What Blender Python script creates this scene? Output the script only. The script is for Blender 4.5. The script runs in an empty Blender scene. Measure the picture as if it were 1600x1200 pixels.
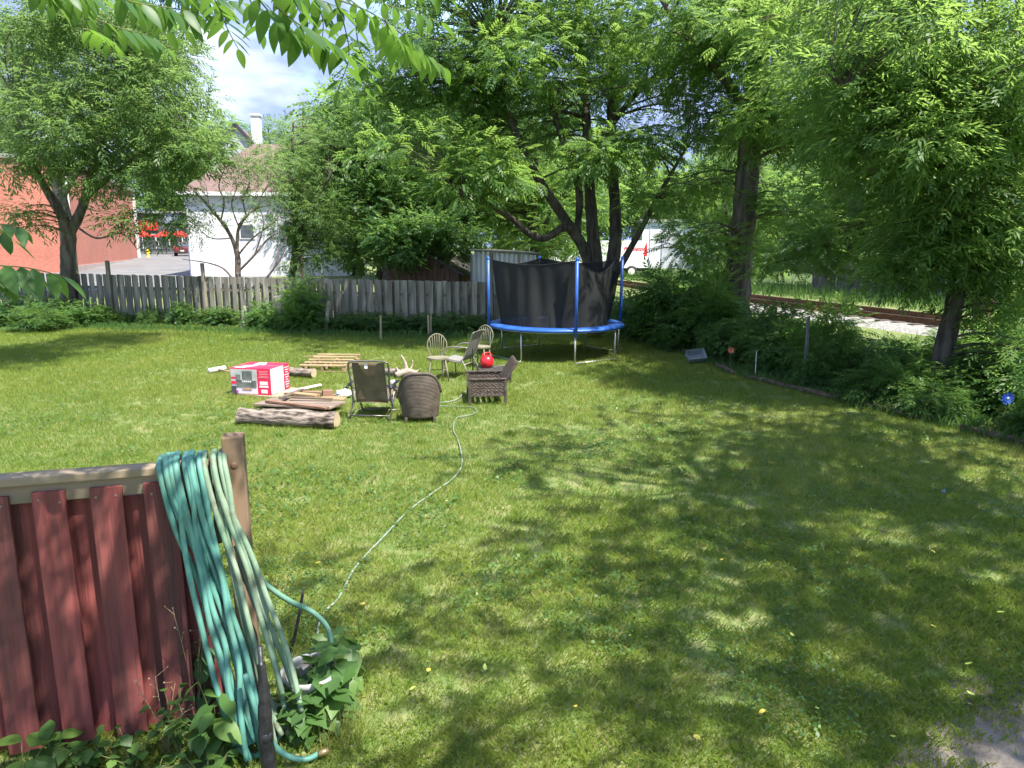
import bpy, math, random
import numpy as np
from mathutils import Vector, Matrix, Euler

# ---------------------------------------------------------------- camera, sky, sun, exposure
scene = bpy.context.scene
COL = scene.collection
CAM_Z, PITCH, FPX = 2.45, math.radians(10.96), 1110.0
cam = bpy.data.cameras.new('camera'); cam_o = bpy.data.objects.new('camera', cam); COL.objects.link(cam_o)
cam_o.location = (0, 0, CAM_Z); cam_o.rotation_euler = (math.pi / 2 - PITCH, 0, 0)
cam.sensor_width = 36.0; cam.lens = 36.0 * FPX / 1600.0; cam.clip_start = 0.05; cam.clip_end = 2000
scene.camera = cam_o
SUN_DIR = Vector((0.44, -0.36, 1.0)).normalized()
world = bpy.data.worlds.new('World'); scene.world = world; world.use_nodes = True
def build_world():
    nt = world.node_tree; N = nt.nodes; L = nt.links
    bg = N['Background']; bg.inputs['Strength'].default_value = 0.15
    sky = N.new('ShaderNodeTexSky'); sky.sky_type = 'NISHITA'; sky.sun_disc = False
    sky.sun_elevation = math.asin(SUN_DIR.z); sky.sun_rotation = math.atan2(SUN_DIR.x, SUN_DIR.y)
    sky.air_density = 1.0; sky.dust_density = 0.5; sky.ozone_density = 1.5
    tc = N.new('ShaderNodeTexCoord'); mp = N.new('ShaderNodeMapping'); mp.inputs['Scale'].default_value = (1.0, 1.0, 2.4)
    mp.inputs['Location'].default_value = (1.3, 0.7, 0.4)
    L.new(tc.outputs['Generated'], mp.inputs['Vector'])
    def noise(scale, detail, lo, hi):
        nz = N.new('ShaderNodeTexNoise'); nz.inputs['Scale'].default_value = scale; nz.inputs['Detail'].default_value = detail; nz.inputs['Roughness'].default_value = 0.52
        L.new(mp.outputs['Vector'], nz.inputs['Vector']); rp = N.new('ShaderNodeValToRGB'); rp.color_ramp.elements[0].position = lo; rp.color_ramp.elements[1].position = hi
        L.new(nz.outputs['Fac'], rp.inputs['Fac']); return rp.outputs['Color']
    cover = noise(2.2, 6, 0.26, 0.46); body = noise(4.1, 6, 0.56, 0.86)
    cl = N.new('ShaderNodeMix'); cl.data_type = 'RGBA'; cl.inputs['A'].default_value = (0.60, 0.78, 1.36, 1); cl.inputs['B'].default_value = (2.1, 2.15, 2.4, 1)   # grey-blue cloud base, bright cloud top
    L.new(body, cl.inputs['Factor'])
    mx = N.new('ShaderNodeMix'); mx.data_type = 'RGBA'; L.new(cover, mx.inputs['Factor'])
    L.new(sky.outputs['Color'], mx.inputs['A']); L.new(cl.outputs['Result'], mx.inputs['B']); L.new(mx.outputs['Result'], bg.inputs['Color'])
build_world()
sun = bpy.data.lights.new('sun', 'SUN'); sun.energy = 2.1; sun.angle = math.radians(0.55); sun.color = (1.0, 0.95, 0.86)
sun_o = bpy.data.objects.new('sun', sun); COL.objects.link(sun_o)
sun_o.rotation_euler = SUN_DIR.to_track_quat('Z', 'Y').to_euler(); sun_o.location = (20, -16, 45)
vs = scene.view_settings; vs.view_transform = 'Standard'; vs.look = 'None'; vs.gamma = 1.0; vs.exposure = 2.64
vs.use_curve_mapping = False
scene.cycles.max_bounces = 10; scene.cycles.diffuse_bounces = 6; scene.cycles.transmission_bounces = 8; scene.cycles.transparent_max_bounces = 12
scene.cycles.use_adaptive_sampling = True; scene.cycles.adaptive_threshold = 0.02
scene.cycles.sample_clamp_indirect = 6.0; scene.cycles.use_denoising = True
scene.cycles.caustics_reflective = False; scene.cycles.caustics_refractive = False

# ---------------------------------------------------------------- survey helpers (a sight line from the camera station to a plane in the world)
def ray(px, py):
    u = (px - 800) / FPX; v = (600 - py) / FPX; c, s = math.cos(PITCH), math.sin(PITCH)
    return Vector((u, c + v * s, -s + v * c))
def W(px, py, Y):
    d = ray(px, py); t = Y / d.y
    return Vector((d.x * t, Y, CAM_Z + d.z * t))
def G(px, py, z=0.0):
    d = ray(px, py); t = (z - CAM_Z) / d.z
    return Vector((d.x * t, d.y * t, z))

rng = np.random.default_rng(7)
random.seed(11)
def sstep(a, b, x):
    t = np.clip((x - a) / (b - a), 0, 1); return t * t * (3 - 2 * t)
_tab = np.random.default_rng(3).random((256, 256))
def vnoise(x, y, s=1.0):
    x = np.asarray(x) * s + 500.3; y = np.asarray(y) * s + 500.7
    xi = np.floor(x).astype(int); yi = np.floor(y).astype(int); fx = x - xi; fy = y - yi
    fx = fx * fx * (3 - 2 * fx); fy = fy * fy * (3 - 2 * fy)
    g = lambda i, j: _tab[(xi + i) & 255, (yi + j) & 255]
    return (g(0, 0) * (1 - fx) + g(1, 0) * fx) * (1 - fy) + (g(0, 1) * (1 - fx) + g(1, 1) * fx) * fy
def edge_x(y):            # right-hand edge of the lawn
    return np.interp(np.asarray(y, float), [-60, 3, 8.95, 13.5, 15.6, 19.5, 24, 60], [8.6, 8.5, 5.95, 4.0, 3.9, 3.2, 2.3, -10])
def ground_z(x, y):
    x = np.asarray(x, float); y = np.asarray(y, float)
    rise = 0.02 + 0.23 * sstep(20.5, 26, y) + 0.0187 * np.clip(y - 25, 0, 90)
    side = sstep(0.0, 9.0, x - edge_x(np.minimum(y, 26)))
    far = 1 - sstep(45, 75, y)
    return rise * (1 - 0.95 * side * far) + 0.03 * (vnoise(x, y, 0.35) - 0.5)
def gz(x, y): return float(ground_z(x, y))

# ---------------------------------------------------------------- mesh helpers
class MB:
    def __init__(s): s.v = []; s.f = []
    def add(s, vs_, fs):
        n = len(s.v); s.v.extend([tuple(v) for v in vs_]); s.f.extend([tuple(i + n for i in f) for f in fs]); return s
    def box(s, c, size, rot=None, taper=1.0):
        hx, hy, hz = size[0] / 2, size[1] / 2, size[2] / 2
        vs_ = []
        for z in (-1, 1):
            k = taper if z > 0 else 1.0
            for x, y in ((-1, -1), (1, -1), (1, 1), (-1, 1)): vs_.append(Vector((x * hx * k, y * hy * k, z * hz)))
        if rot is not None:
            R = rot.to_matrix() if hasattr(rot, 'to_matrix') else rot
            vs_ = [R @ v for v in vs_]
        c = Vector(c)
        return s.add([v + c for v in vs_], [(3, 2, 1, 0), (4, 5, 6, 7), (0, 1, 5, 4), (1, 2, 6, 5), (2, 3, 7, 6), (3, 0, 4, 7)])
    def bar(s, a, b, w, h, up=(0, 0, 1)):
        a = Vector(a); b = Vector(b); d = (b - a); l = d.length; d.normalize(); up = Vector(up)
        sd = d.cross(up)
        if sd.length < 1e-4: sd = d.cross(Vector((1, 0, 0)))
        sd.normalize(); u = sd.cross(d)
        R = Matrix((sd, d, u)).transposed()
        return s.box((a + b) / 2, (w, l, h), R)
    def tube(s, pts, r, n=8, cap=True, closed=False):
        pts = [Vector(p) for p in pts]; m = len(pts)
        rs = [r] * m if not hasattr(r, '__len__') else list(r)
        T = []
        for i in range(m):
            a = pts[(i - 1) % m] if (closed or i > 0) else pts[i]
            b = pts[(i + 1) % m] if (closed or i < m - 1) else pts[i]
            t = b - a
            T.append(t.normalized() if t.length > 1e-9 else Vector((0, 0, 1)))
        ref = Vector((0, 0, 1)) if abs(T[0].z) < 0.9 else Vector((1, 0, 0))
        u = (ref - T[0] * ref.dot(T[0])).normalized()
        vs_ = []; fs = []
        for i in range(m):
            u = u - T[i] * u.dot(T[i])
            u = u.normalized() if u.length > 1e-6 else T[i].orthogonal().normalized()
            w = T[i].cross(u)
            for k in range(n):
                a = 2 * math.pi * k / n
                vs_.append(pts[i] + (u * math.cos(a) + w * math.sin(a)) * rs[i])
        for i in range(m if closed else m - 1):
            j = (i + 1) % m
            for k in range(n):
                k2 = (k + 1) % n
                fs.append((i * n + k, i * n + k2, j * n + k2, j * n + k))
        if cap and not closed:
            fs.append(tuple(range(n - 1, -1, -1))); fs.append(tuple((m - 1) * n + k for k in range(n)))
        return s.add(vs_, fs)
    def lathe(s, prof, n=24, c=(0, 0, 0), a0=0, a1=2 * math.pi):
        full = abs(a1 - a0 - 2 * math.pi) < 1e-6; cols = n if full else n + 1
        vs_ = []; fs = []; c = Vector(c)
        for r, z in prof:
            for k in range(cols):
                a = a0 + (a1 - a0) * k / n
                vs_.append(c + Vector((r * math.cos(a), r * math.sin(a), z)))
        for i in range(len(prof) - 1):
            for k in range(n):
                k2 = (k + 1) % cols
                fs.append((i * cols + k, i * cols + k2, (i + 1) * cols + k2, (i + 1) * cols + k))
        return s.add(vs_, fs)
    def sheet(s, fn, nu, nv, thick=0.0):
        P = [[Vector(fn(i / nu, j / nv)) for i in range(nu + 1)] for j in range(nv + 1)]
        vs_ = [p for row in P for p in row]; w = nu + 1
        fs = [(j * w + i, j * w + i + 1, (j + 1) * w + i + 1, (j + 1) * w + i) for j in range(nv) for i in range(nu)]
        if thick:
            nrm = []
            for j in range(nv + 1):
                for i in range(nu + 1):
                    a = P[j][min(i + 1, nu)] - P[j][max(i - 1, 0)]; b = P[min(j + 1, nv)][i] - P[max(j - 1, 0)][i]
                    k = a.cross(b); nrm.append(k.normalized() if k.length > 1e-12 else Vector((0, 0, 1)))
            o = len(vs_); vs_ = vs_ + [v - k * thick for v, k in zip(vs_, nrm)]
            fs = fs + [tuple(o + q for q in reversed(f)) for f in fs]
            ring = [i for i in range(w)] + [j * w + nu for j in range(1, nv + 1)] + [nv * w + i for i in range(nu - 1, -1, -1)] + [j * w for j in range(nv - 1, 0, -1)]
            for a, b in zip(ring, ring[1:] + ring[:1]): fs.append((b, a, o + a, o + b))
        return s.add(vs_, fs)
    def prism(s, outline, y0, y1, axis='y'):
        n = len(outline)
        def P(a, b, t): return (a, t, b) if axis == 'y' else ((t, a, b) if axis == 'x' else (a, b, t))
        vs_ = [P(a, b, y0) for a, b in outline] + [P(a, b, y1) for a, b in outline]
        fs = [tuple(range(n)), tuple(range(2 * n - 1, n - 1, -1))] + [(i, i + n, (i + 1) % n + n, (i + 1) % n) for i in range(n)]
        return s.add(vs_, fs)
    def ball(s, c, r, nu=16, nv=10):
        c = Vector(c); r = r if hasattr(r, '__len__') else (r, r, r)
        prof = [(math.sin(math.pi * j / nv), -math.cos(math.pi * j / nv)) for j in range(nv + 1)]
        vs_ = []; fs = []
        for rr, z in prof:
            for k in range(nu):
                a = 2 * math.pi * k / nu; vs_.append(c + Vector((max(rr, 1e-4) * math.cos(a) * r[0], max(rr, 1e-4) * math.sin(a) * r[1], z * r[2])))
        for i in range(nv):
            for k in range(nu): fs.append((i * nu + k, i * nu + (k + 1) % nu, (i + 1) * nu + (k + 1) % nu, (i + 1) * nu + k))
        return s.add(vs_, fs)
    def shift(s, d):
        d = Vector(d); s.v = [tuple(Vector(v) - d) for v in s.v]; return s
    def mesh(s, name, smooth=False):
        me = bpy.data.meshes.new(name); me.from_pydata(s.v, [], s.f)
        if smooth: me.polygons.foreach_set('use_smooth', [True] * len(me.polygons))
        me.update(); return me
def catmull(pts, k=6, closed=False):
    P = [Vector(p) for p in pts]; n = len(P); out = []
    for i in range(n if closed else n - 1):
        if closed: a, b, c, d = P[(i - 1) % n], P[i], P[(i + 1) % n], P[(i + 2) % n]
        else: a, b, c, d = P[max(i - 1, 0)], P[i], P[i + 1], P[min(i + 2, n - 1)]
        for j in range(k):
            t = j / k
            out.append(0.5 * ((2 * b) + (c - a) * t + (2 * a - 5 * b + 4 * c - d) * t * t + (3 * b - a - 3 * c + d) * t ** 3))
    if not closed: out.append(P[-1].copy())
    return out
def lerp_list(a, n):
    m = len(a); return [a[min(int(i * (m - 1) / (n - 1)), m - 2)] * (1 - (i * (m - 1) / (n - 1) - min(int(i * (m - 1) / (n - 1)), m - 2))) + a[min(int(i * (m - 1) / (n - 1)), m - 2) + 1] * (i * (m - 1) / (n - 1) - min(int(i * (m - 1) / (n - 1)), m - 2)) for i in range(n)]

def tag(o, label=None, cat=None, group=None, kind=None):
    if label: o['label'] = label
    if cat: o['category'] = cat
    if group: o['group'] = group
    if kind: o['kind'] = kind
    return o
def obj(name, data, mat, parent=None, smooth=False, bevel=0.0):
    me = data if isinstance(data, bpy.types.Mesh) else data.mesh(name, smooth)
    if mat is not None and len(me.materials) == 0: me.materials.append(mat)
    o = bpy.data.objects.new(name, me); COL.objects.link(o)
    if parent is not None: o.parent = parent
    if bevel:
        b = o.modifiers.new('bevel', 'BEVEL'); b.width = bevel; b.segments = 2; b.limit_method = 'ANGLE'
    return o
def thing(name, label, cat, loc=(0, 0, 0), rotz=0.0, group=None):
    o = bpy.data.objects.new(name, None); COL.objects.link(o); o.location = loc; o.rotation_euler = (0, 0, rotz)
    o.empty_display_size = 0.1
    return tag(o, label, cat, group)
def dup(root, loc, rotz=0.0, scale=1.0, label=None, group=None):
    r = root.copy(); COL.objects.link(r); r.location = loc; r.rotation_euler = (0, 0, rotz)
    r.scale = (scale, scale, scale) if not hasattr(scale, '__len__') else scale
    if label: r['label'] = label
    if group: r['group'] = group
    for ch in list(root.children):
        c = ch.copy(); COL.objects.link(c); c.parent = r
        for g in list(ch.children):
            d = g.copy(); COL.objects.link(d); d.parent = c
    return r
def fast_mesh(name, v, f, rnd=None):
    """v (n,3) float, f (m,k) int, all faces with k corners; rnd (m,) face attribute"""
    me = bpy.data.meshes.new(name); n, (m, k) = len(v), f.shape
    me.vertices.add(n); me.vertices.foreach_set('co', np.ascontiguousarray(v, np.float32).ravel())
    me.loops.add(m * k); me.loops.foreach_set('vertex_index', np.ascontiguousarray(f, np.int32).ravel())
    me.polygons.add(m); me.polygons.foreach_set('loop_start', np.arange(0, m * k, k, dtype=np.int32))
    if rnd is not None:
        at = me.attributes.new('rnd', 'FLOAT', 'FACE'); at.data.foreach_set('value', np.ascontiguousarray(rnd, np.float32))
    me.update(calc_edges=True); return me

# ---------------------------------------------------------------- materials
def hexc(h):
    c = [int(h[i:i + 2], 16) / 255 for i in (0, 2, 4)]
    return tuple((x / 12.92 if x < 0.04045 else ((x + 0.055) / 1.055) ** 2.4) for x in c) + (1,)
def c4(c): return hexc(c) if isinstance(c, str) else (tuple(c) + (1,))[:4]
def M(name, c1, c2=None, scale=6.0, stretch=(1, 1, 1), rough=0.7, bump=0.0, bscale=None, metal=0.0, spec=0.4, rand=0.0, coord='Object', detail=6, lo=0.35, hi=0.65, dirt=None, dscale=1.5, dlo=.5, dhi=.75):
    m = bpy.data.materials.new(name); m.use_nodes = True; nt = m.node_tree; N = nt.nodes; L = nt.links
    p = N['Principled BSDF']; p.inputs['Roughness'].default_value = rough; p.inputs['Metallic'].default_value = metal
    p.inputs['Specular IOR Level'].default_value = spec; p.inputs['Base Color'].default_value = c4(c1)
    if c2 is None and not bump and not rand: return m
    tc = N.new('ShaderNodeTexCoord'); mp = N.new('ShaderNodeMapping'); mp.inputs['Scale'].default_value = stretch
    if coord == 'World':
        ge = N.new('ShaderNodeNewGeometry'); L.new(ge.outputs['Position'], mp.inputs['Vector'])
    else: L.new(tc.outputs[coord], mp.inputs['Vector'])
    oi = N.new('ShaderNodeObjectInfo')
    if coord == 'Object':
        ml = N.new('ShaderNodeMath'); ml.operation = 'MULTIPLY'; ml.inputs[1].default_value = 37.0
        L.new(oi.outputs['Random'], ml.inputs[0]); L.new(ml.outputs[0], mp.inputs['Location'])
    nz = N.new('ShaderNodeTexNoise'); nz.inputs['Scale'].default_value = scale; nz.inputs['Detail'].default_value = detail
    L.new(mp.outputs['Vector'], nz.inputs['Vector'])
    rp = N.new('ShaderNodeValToRGB'); e = rp.color_ramp.elements
    e[0].position = lo; e[1].position = hi; e[0].color = c4(c1); e[1].color = c4(c2 or c1)
    L.new(nz.outputs['Fac'], rp.inputs['Fac']); col = rp.outputs['Color']
    if dirt:
        n2 = N.new('ShaderNodeTexNoise'); n2.inputs['Scale'].default_value = dscale; n2.inputs['Detail'].default_value = 8
        L.new(mp.outputs['Vector'], n2.inputs['Vector'])
        r2 = N.new('ShaderNodeValToRGB'); r2.color_ramp.elements[0].position = dlo; r2.color_ramp.elements[1].position = dhi
        L.new(n2.outputs['Fac'], r2.inputs['Fac'])
        mx = N.new('ShaderNodeMix'); mx.data_type = 'RGBA'; mx.inputs['B'].default_value = c4(dirt)
        L.new(r2.outputs['Color'], mx.inputs['Factor']); L.new(col, mx.inputs['A']); col = mx.outputs['Result']
    if rand:
        hs = N.new('ShaderNodeHueSaturation'); mr = N.new('ShaderNodeMapRange')
        mr.inputs['To Min'].default_value = 1 - rand; mr.inputs['To Max'].default_value = 1 + rand
        L.new(oi.outputs['Random'], mr.inputs['Value']); L.new(mr.outputs['Result'], hs.inputs['Value'])
        L.new(col, hs.inputs['Color']); col = hs.outputs['Color']
    L.new(col, p.inputs['Base Color'])
    if bump:
        b = N.new('ShaderNodeBump'); b.inputs['Strength'].default_value = bump; b.inputs['Distance'].default_value = 0.02
        if bscale:
            n3 = N.new('ShaderNodeTexNoise'); n3.inputs['Scale'].default_value = bscale; n3.inputs['Detail'].default_value = 5
            L.new(mp.outputs['Vector'], n3.inputs['Vector']); L.new(n3.outputs['Fac'], b.inputs['Height'])
        else: L.new(nz.outputs['Fac'], b.inputs['Height'])
        L.new(b.outputs['Normal'], p.inputs['Normal'])
    return m
def leafmat(name, c1, c2, c3, trans, tfac=0.4, rough=0.45, spec=0.35, noise=0.0):
    """leaf tissue: per-leaf colour from the face attribute, light passes through the blade"""
    m = bpy.data.materials.new(name); m.use_nodes = True; nt = m.node_tree; N = nt.nodes; L = nt.links
    p = N['Principled BSDF']; p.inputs['Roughness'].default_value = rough; p.inputs['Specular IOR Level'].default_value = spec
    at = N.new('ShaderNodeAttribute'); at.attribute_name = 'rnd'
    rp = N.new('ShaderNodeValToRGB'); e = rp.color_ramp.elements; e[0].position = 0.0; e[0].color = c4(c1)
    e[1].position = 1.0; e[1].color = c4(c3); k = e.new(0.55); k.color = c4(c2)
    fac = at.outputs['Fac']
    if noise:
        ge = N.new('ShaderNodeNewGeometry'); nz = N.new('ShaderNodeTexNoise'); nz.inputs['Scale'].default_value = 0.55; nz.inputs['Detail'].default_value = 3
        L.new(ge.outputs['Position'], nz.inputs['Vector'])
        ma = N.new('ShaderNodeMath'); ma.operation = 'MULTIPLY_ADD'; ma.inputs[1].default_value = noise * 2; ma.inputs[2].default_value = -noise
        L.new(nz.outputs['Fac'], ma.inputs[0]); ad = N.new('ShaderNodeMath'); ad.operation = 'ADD'; ad.use_clamp = True
        L.new(fac, ad.inputs[0]); L.new(ma.outputs[0], ad.inputs[1]); fac = ad.outputs[0]
    L.new(fac, rp.inputs['Fac']); L.new(rp.outputs['Color'], p.inputs['Base Color'])
    tr = N.new('ShaderNodeBsdfTranslucent'); mixc = N.new('ShaderNodeMix'); mixc.data_type = 'RGBA'
    mixc.inputs['Factor'].default_value = 0.6; mixc.inputs['B'].default_value = c4(trans)
    L.new(rp.outputs['Color'], mixc.inputs['A']); L.new(mixc.outputs['Result'], tr.inputs['Color'])
    ms = N.new('ShaderNodeMixShader'); ms.inputs['Fac'].default_value = tfac
    L.new(p.outputs[0], ms.inputs[1]); L.new(tr.outputs[0], ms.inputs[2]); L.new(ms.outputs[0], N['Material Output'].inputs['Surface'])
    return m
mt = {}
mt['bark'] = M('bark', (0.07, 0.055, 0.042), (0.19, 0.16, 0.13), 9, (1, 1, 0.18), 0.9, 1.0, detail=8)
mt['bark_dark'] = M('bark_dark', (0.035, 0.03, 0.025), (0.12, 0.10, 0.08), 10, (1, 1, 0.2), 0.9, 1.0, detail=8)
mt['walnut'] = leafmat('walnut_leaf', (0.055, 0.125, 0.034), (0.09, 0.185, 0.048), (0.17, 0.28, 0.065), (0.42, 0.64, 0.12), 0.55)
mt['bough_backlit'] = leafmat('bough_leaf_backlit', (0.035, 0.09, 0.03), (0.065, 0.145, 0.038), (0.16, 0.29, 0.045), (0.30, 0.55, 0.06), 0.42)  # leaf colours darkened to paint in leaves seen against the bright sky
mt['maple'] = leafmat('maple_leaf', (0.042, 0.10, 0.034), (0.07, 0.15, 0.044), (0.13, 0.22, 0.06), (0.34, 0.55, 0.11), 0.53)
mt['willow'] = leafmat('willow_leaf', (0.07, 0.13, 0.045), (0.105, 0.185, 0.06), (0.19, 0.27, 0.08), (0.38, 0.58, 0.14), 0.52)
mt['ash'] = leafmat('ash_leaf', (0.06, 0.13, 0.04), (0.10, 0.195, 0.055), (0.18, 0.28, 0.075), (0.44, 0.65, 0.13), 0.56)
mt['weed'] = leafmat('weed_leaf', (0.045, 0.10, 0.03), (0.075, 0.155, 0.04), (0.15, 0.25, 0.055), (0.26, 0.44, 0.07), 0.42)
mt['grass'] = leafmat('grass_blade', (0.098, 0.186, 0.032), (0.196, 0.266, 0.042), (0.38, 0.34, 0.13), (0.40, 0.45, 0.06), 0.45, 0.55, 0.2, noise=0.35)
mt['soil'] = M('lawn_soil', (0.10, 0.15, 0.035), (0.21, 0.21, 0.085), 5.0, rough=0.95, bump=0.6, bscale=60, coord='World', lo=.4, hi=.7)
mt['dirt'] = M('dirt', (0.125, 0.105, 0.085), (0.21, 0.18, 0.15), 4.0, rough=0.95, bump=0.8, bscale=45, coord='World')
mt['asphalt'] = M('asphalt', (0.13, 0.128, 0.127), (0.18, 0.177, 0.175), 0.6, rough=0.9, bump=0.2, bscale=30, coord='World')
mt['gravel'] = M('gravel', (0.13, 0.125, 0.115), (0.34, 0.325, 0.30), 14, rough=0.95, bump=1.0, bscale=16, coord='World', detail=4)
mt['meadow'] = M('meadow', (0.035, 0.07, 0.02), (0.085, 0.12, 0.035), 1.2, rough=0.95, bump=0.8, bscale=25, coord='World')

# ---------------------------------------------------------------- the setting: ground, lot, railway bed
def grid_sheet(name, xs, ys, zfn, mat):
    X, Y = np.meshgrid(xs, ys); Z = zfn(X, Y); v = np.stack([X, Y, Z], -1).reshape(-1, 3); w = len(xs)
    i, j = np.meshgrid(np.arange(w - 1), np.arange(len(ys) - 1)); a = (j * w + i).ravel()
    f = np.stack([a, a + 1, a + w + 1, a + w], -1); me = fast_mesh(name, v, f)
    me.polygons.foreach_set('use_smooth', [True] * len(me.polygons))
    return obj(name, me, mat)
xs = np.concatenate([np.linspace(-400, -42, 12), np.linspace(-40, 40, 161), np.linspace(42, 400, 12)])
ys = np.concatenate([np.linspace(-60, -2, 14), np.linspace(-1, 60, 123), np.linspace(62, 130, 35), np.linspace(140, 500, 10)])
tag(grid_sheet('ground', xs, ys, ground_z, mt['soil']), 'rough soil and thatch ground under the lawn and beyond it', None, kind='structure')

def skew_sheet(name, p0, du, dv, nu, nv, lift, mat, jag=0.0):
    p0, du, dv = Vector(p0), Vector(du), Vector(dv); vv = []; 
    for j in range(nv + 1):
        for i in range(nu + 1):
            q = p0 + du * (i / nu) + dv * (j / nv)
            if jag and (i in (0, nu) or j in (0, nv)): q = q + Vector((random.uniform(-jag, jag), random.uniform(-jag, jag)))
            vv.append((q.x, q.y, gz(q.x, q.y) + lift))
    w = nu + 1
    m = MB(); m.add(vv, [(j * w + i, j * w + i + 1, (j + 1) * w + i + 1, (j + 1) * w + i) for j in range(nv) for i in range(nu)])
    return obj(name, m, mat)
GD = Vector((-0.342, 0.94)); GE = Vector((0.94, 0.342))       # the street grid of the neighbourhood
lot = skew_sheet('asphalt_lot', (-55, 20), GE * 46, GD * 92, 40, 70, 0.03, mt['asphalt'])
tag(lot, None, None, kind='structure')
skew_sheet('rough_grass_field', (24, 14), GE * 40, GD * 70, 20, 30, 0.02, mt['meadow'])['kind'] = 'structure'

# dirt patch at the house, ragged outline
def dirt_patch():
    m = MB(); c = Vector((3.85, 2.75)); n = 60; ring = []; rows = [0.0, 0.35, 0.7, 0.9, 1.0]
    vv = []
    for t in rows:
        for k in range(n):
            a = 2 * math.pi * k / n; r = 1.0 + 0.13 * math.sin(3 * a + 1) + 0.10 * math.sin(7 * a) + 0.05 * math.sin(17 * a + 2)
            x = c.x + 1.95 * r * t * math.cos(a); y = c.y + .92 * r * t * math.sin(a)
            vv.append((x, y, gz(x, y) + 0.012 - 0.01 * t))
    fs = [(i * n + k, i * n + (k + 1) % n, (i + 1) * n + (k + 1) % n, (i + 1) * n + k) for i in range(len(rows) - 1) for k in range(n)]
    o = obj('dirt_path', m.add(vv, fs), mt['dirt']); o['kind'] = 'structure'
dirt_patch()
def in_dirt(x, y):
    return ((x - 3.85) / 1.95) ** 2 + ((y - 2.75) / .92) ** 2

# railway: ballast bank, sleepers, two rails
RP, RD = Vector((10.9, 28.4)), Vector((-0.33, 0.944)).normalized(); RN = Vector((RD.y, -RD.x))
def rail_pt(s, off, z=0.0):
    p = RP + RD * s + RN * off
    return Vector((p.x, p.y, 0.08 + 0.006 * (p.y - 28) + z))
def railway():
    prof = [(-6.2, -0.35), (-3.6, -0.12), (-2.0, 0.02), (-1.5, 0.08), (0, 0.09), (1.5, 0.08), (2.2, 0.0), (3.6, -0.45)]
    S = np.linspace(-40, 70, 221); vv = []; w = len(prof)
    for s in S:
        for o, z in prof:
            jit = 0.035 * (vnoise(s * 3.1, o * 3.3, 1.0) - 0.5)
            vv.append(rail_pt(s, -o, z + float(jit)))
    fs = [(j * w + i, j * w + i + 1, (j + 1) * w + i + 1, (j + 1) * w + i) for j in range(len(S) - 1) for i in range(w - 1)]
    b = obj('railway_ballast', MB().add(vv, fs), mt['gravel'], smooth=True); b['kind'] = 'structure'
    t = thing('railway_track', 'rusty railway track on pale gravel beyond the hedge', 'railway', (0, 0, 0))
    rust = M('rail_rust', (0.10, 0.045, 0.028), (0.20, 0.10, 0.06), 8, rough=0.7, bump=0.2, coord='World')
    head = M('rail_head', (0.32, 0.28, 0.25), None, rough=0.35, metal=0.8)
    for o in (-0.75, 0.75):
        sec = [(-.07, .10), (.07, .10), (.07, .115), (.015, .13), (.015, .23), (.036, .24), (.036, .275), (-.036, .275), (-.036, .24), (-.015, .23), (-.015, .13), (-.07, .115)]
        vv = []; n = len(sec); S2 = np.linspace(-40, 70, 60)
        for s in S2:
            for a, z in sec: vv.append(rail_pt(s, o + a, z))
        fs = [(j * n + i, j * n + (i + 1) % n, (j + 1) * n + (i + 1) % n, (j + 1) * n + i) for j in range(len(S2) - 1) for i in range(n)]
        r = obj('rail', MB().add(vv, fs), rust, t)
        hd = MB()
        for s0, s1 in zip(S2[:-1], S2[1:]): hd.bar(rail_pt(s0, o, .2785), rail_pt(s1, o, .2785), .05, .004)
        obj('rail_head', hd, head, r)
    sl = MB().box((0, 0, 0), (2.5, .22, .1)).mesh('sleeper'); slm = M('sleeper_wood', (0.06, 0.045, 0.035), (0.13, 0.10, 0.08), 6, (.3, 1, 1), 0.9, coord='Object'); sl.materials.append(slm)
    for k in range(46):
        s = -20 + k * 0.62
        o = obj('sleeper', sl, None, t); p = rail_pt(s, 0, 0.06); o.location = p; o.rotation_euler = (0, 0, math.atan2(RN.y, RN.x))
railway()

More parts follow.
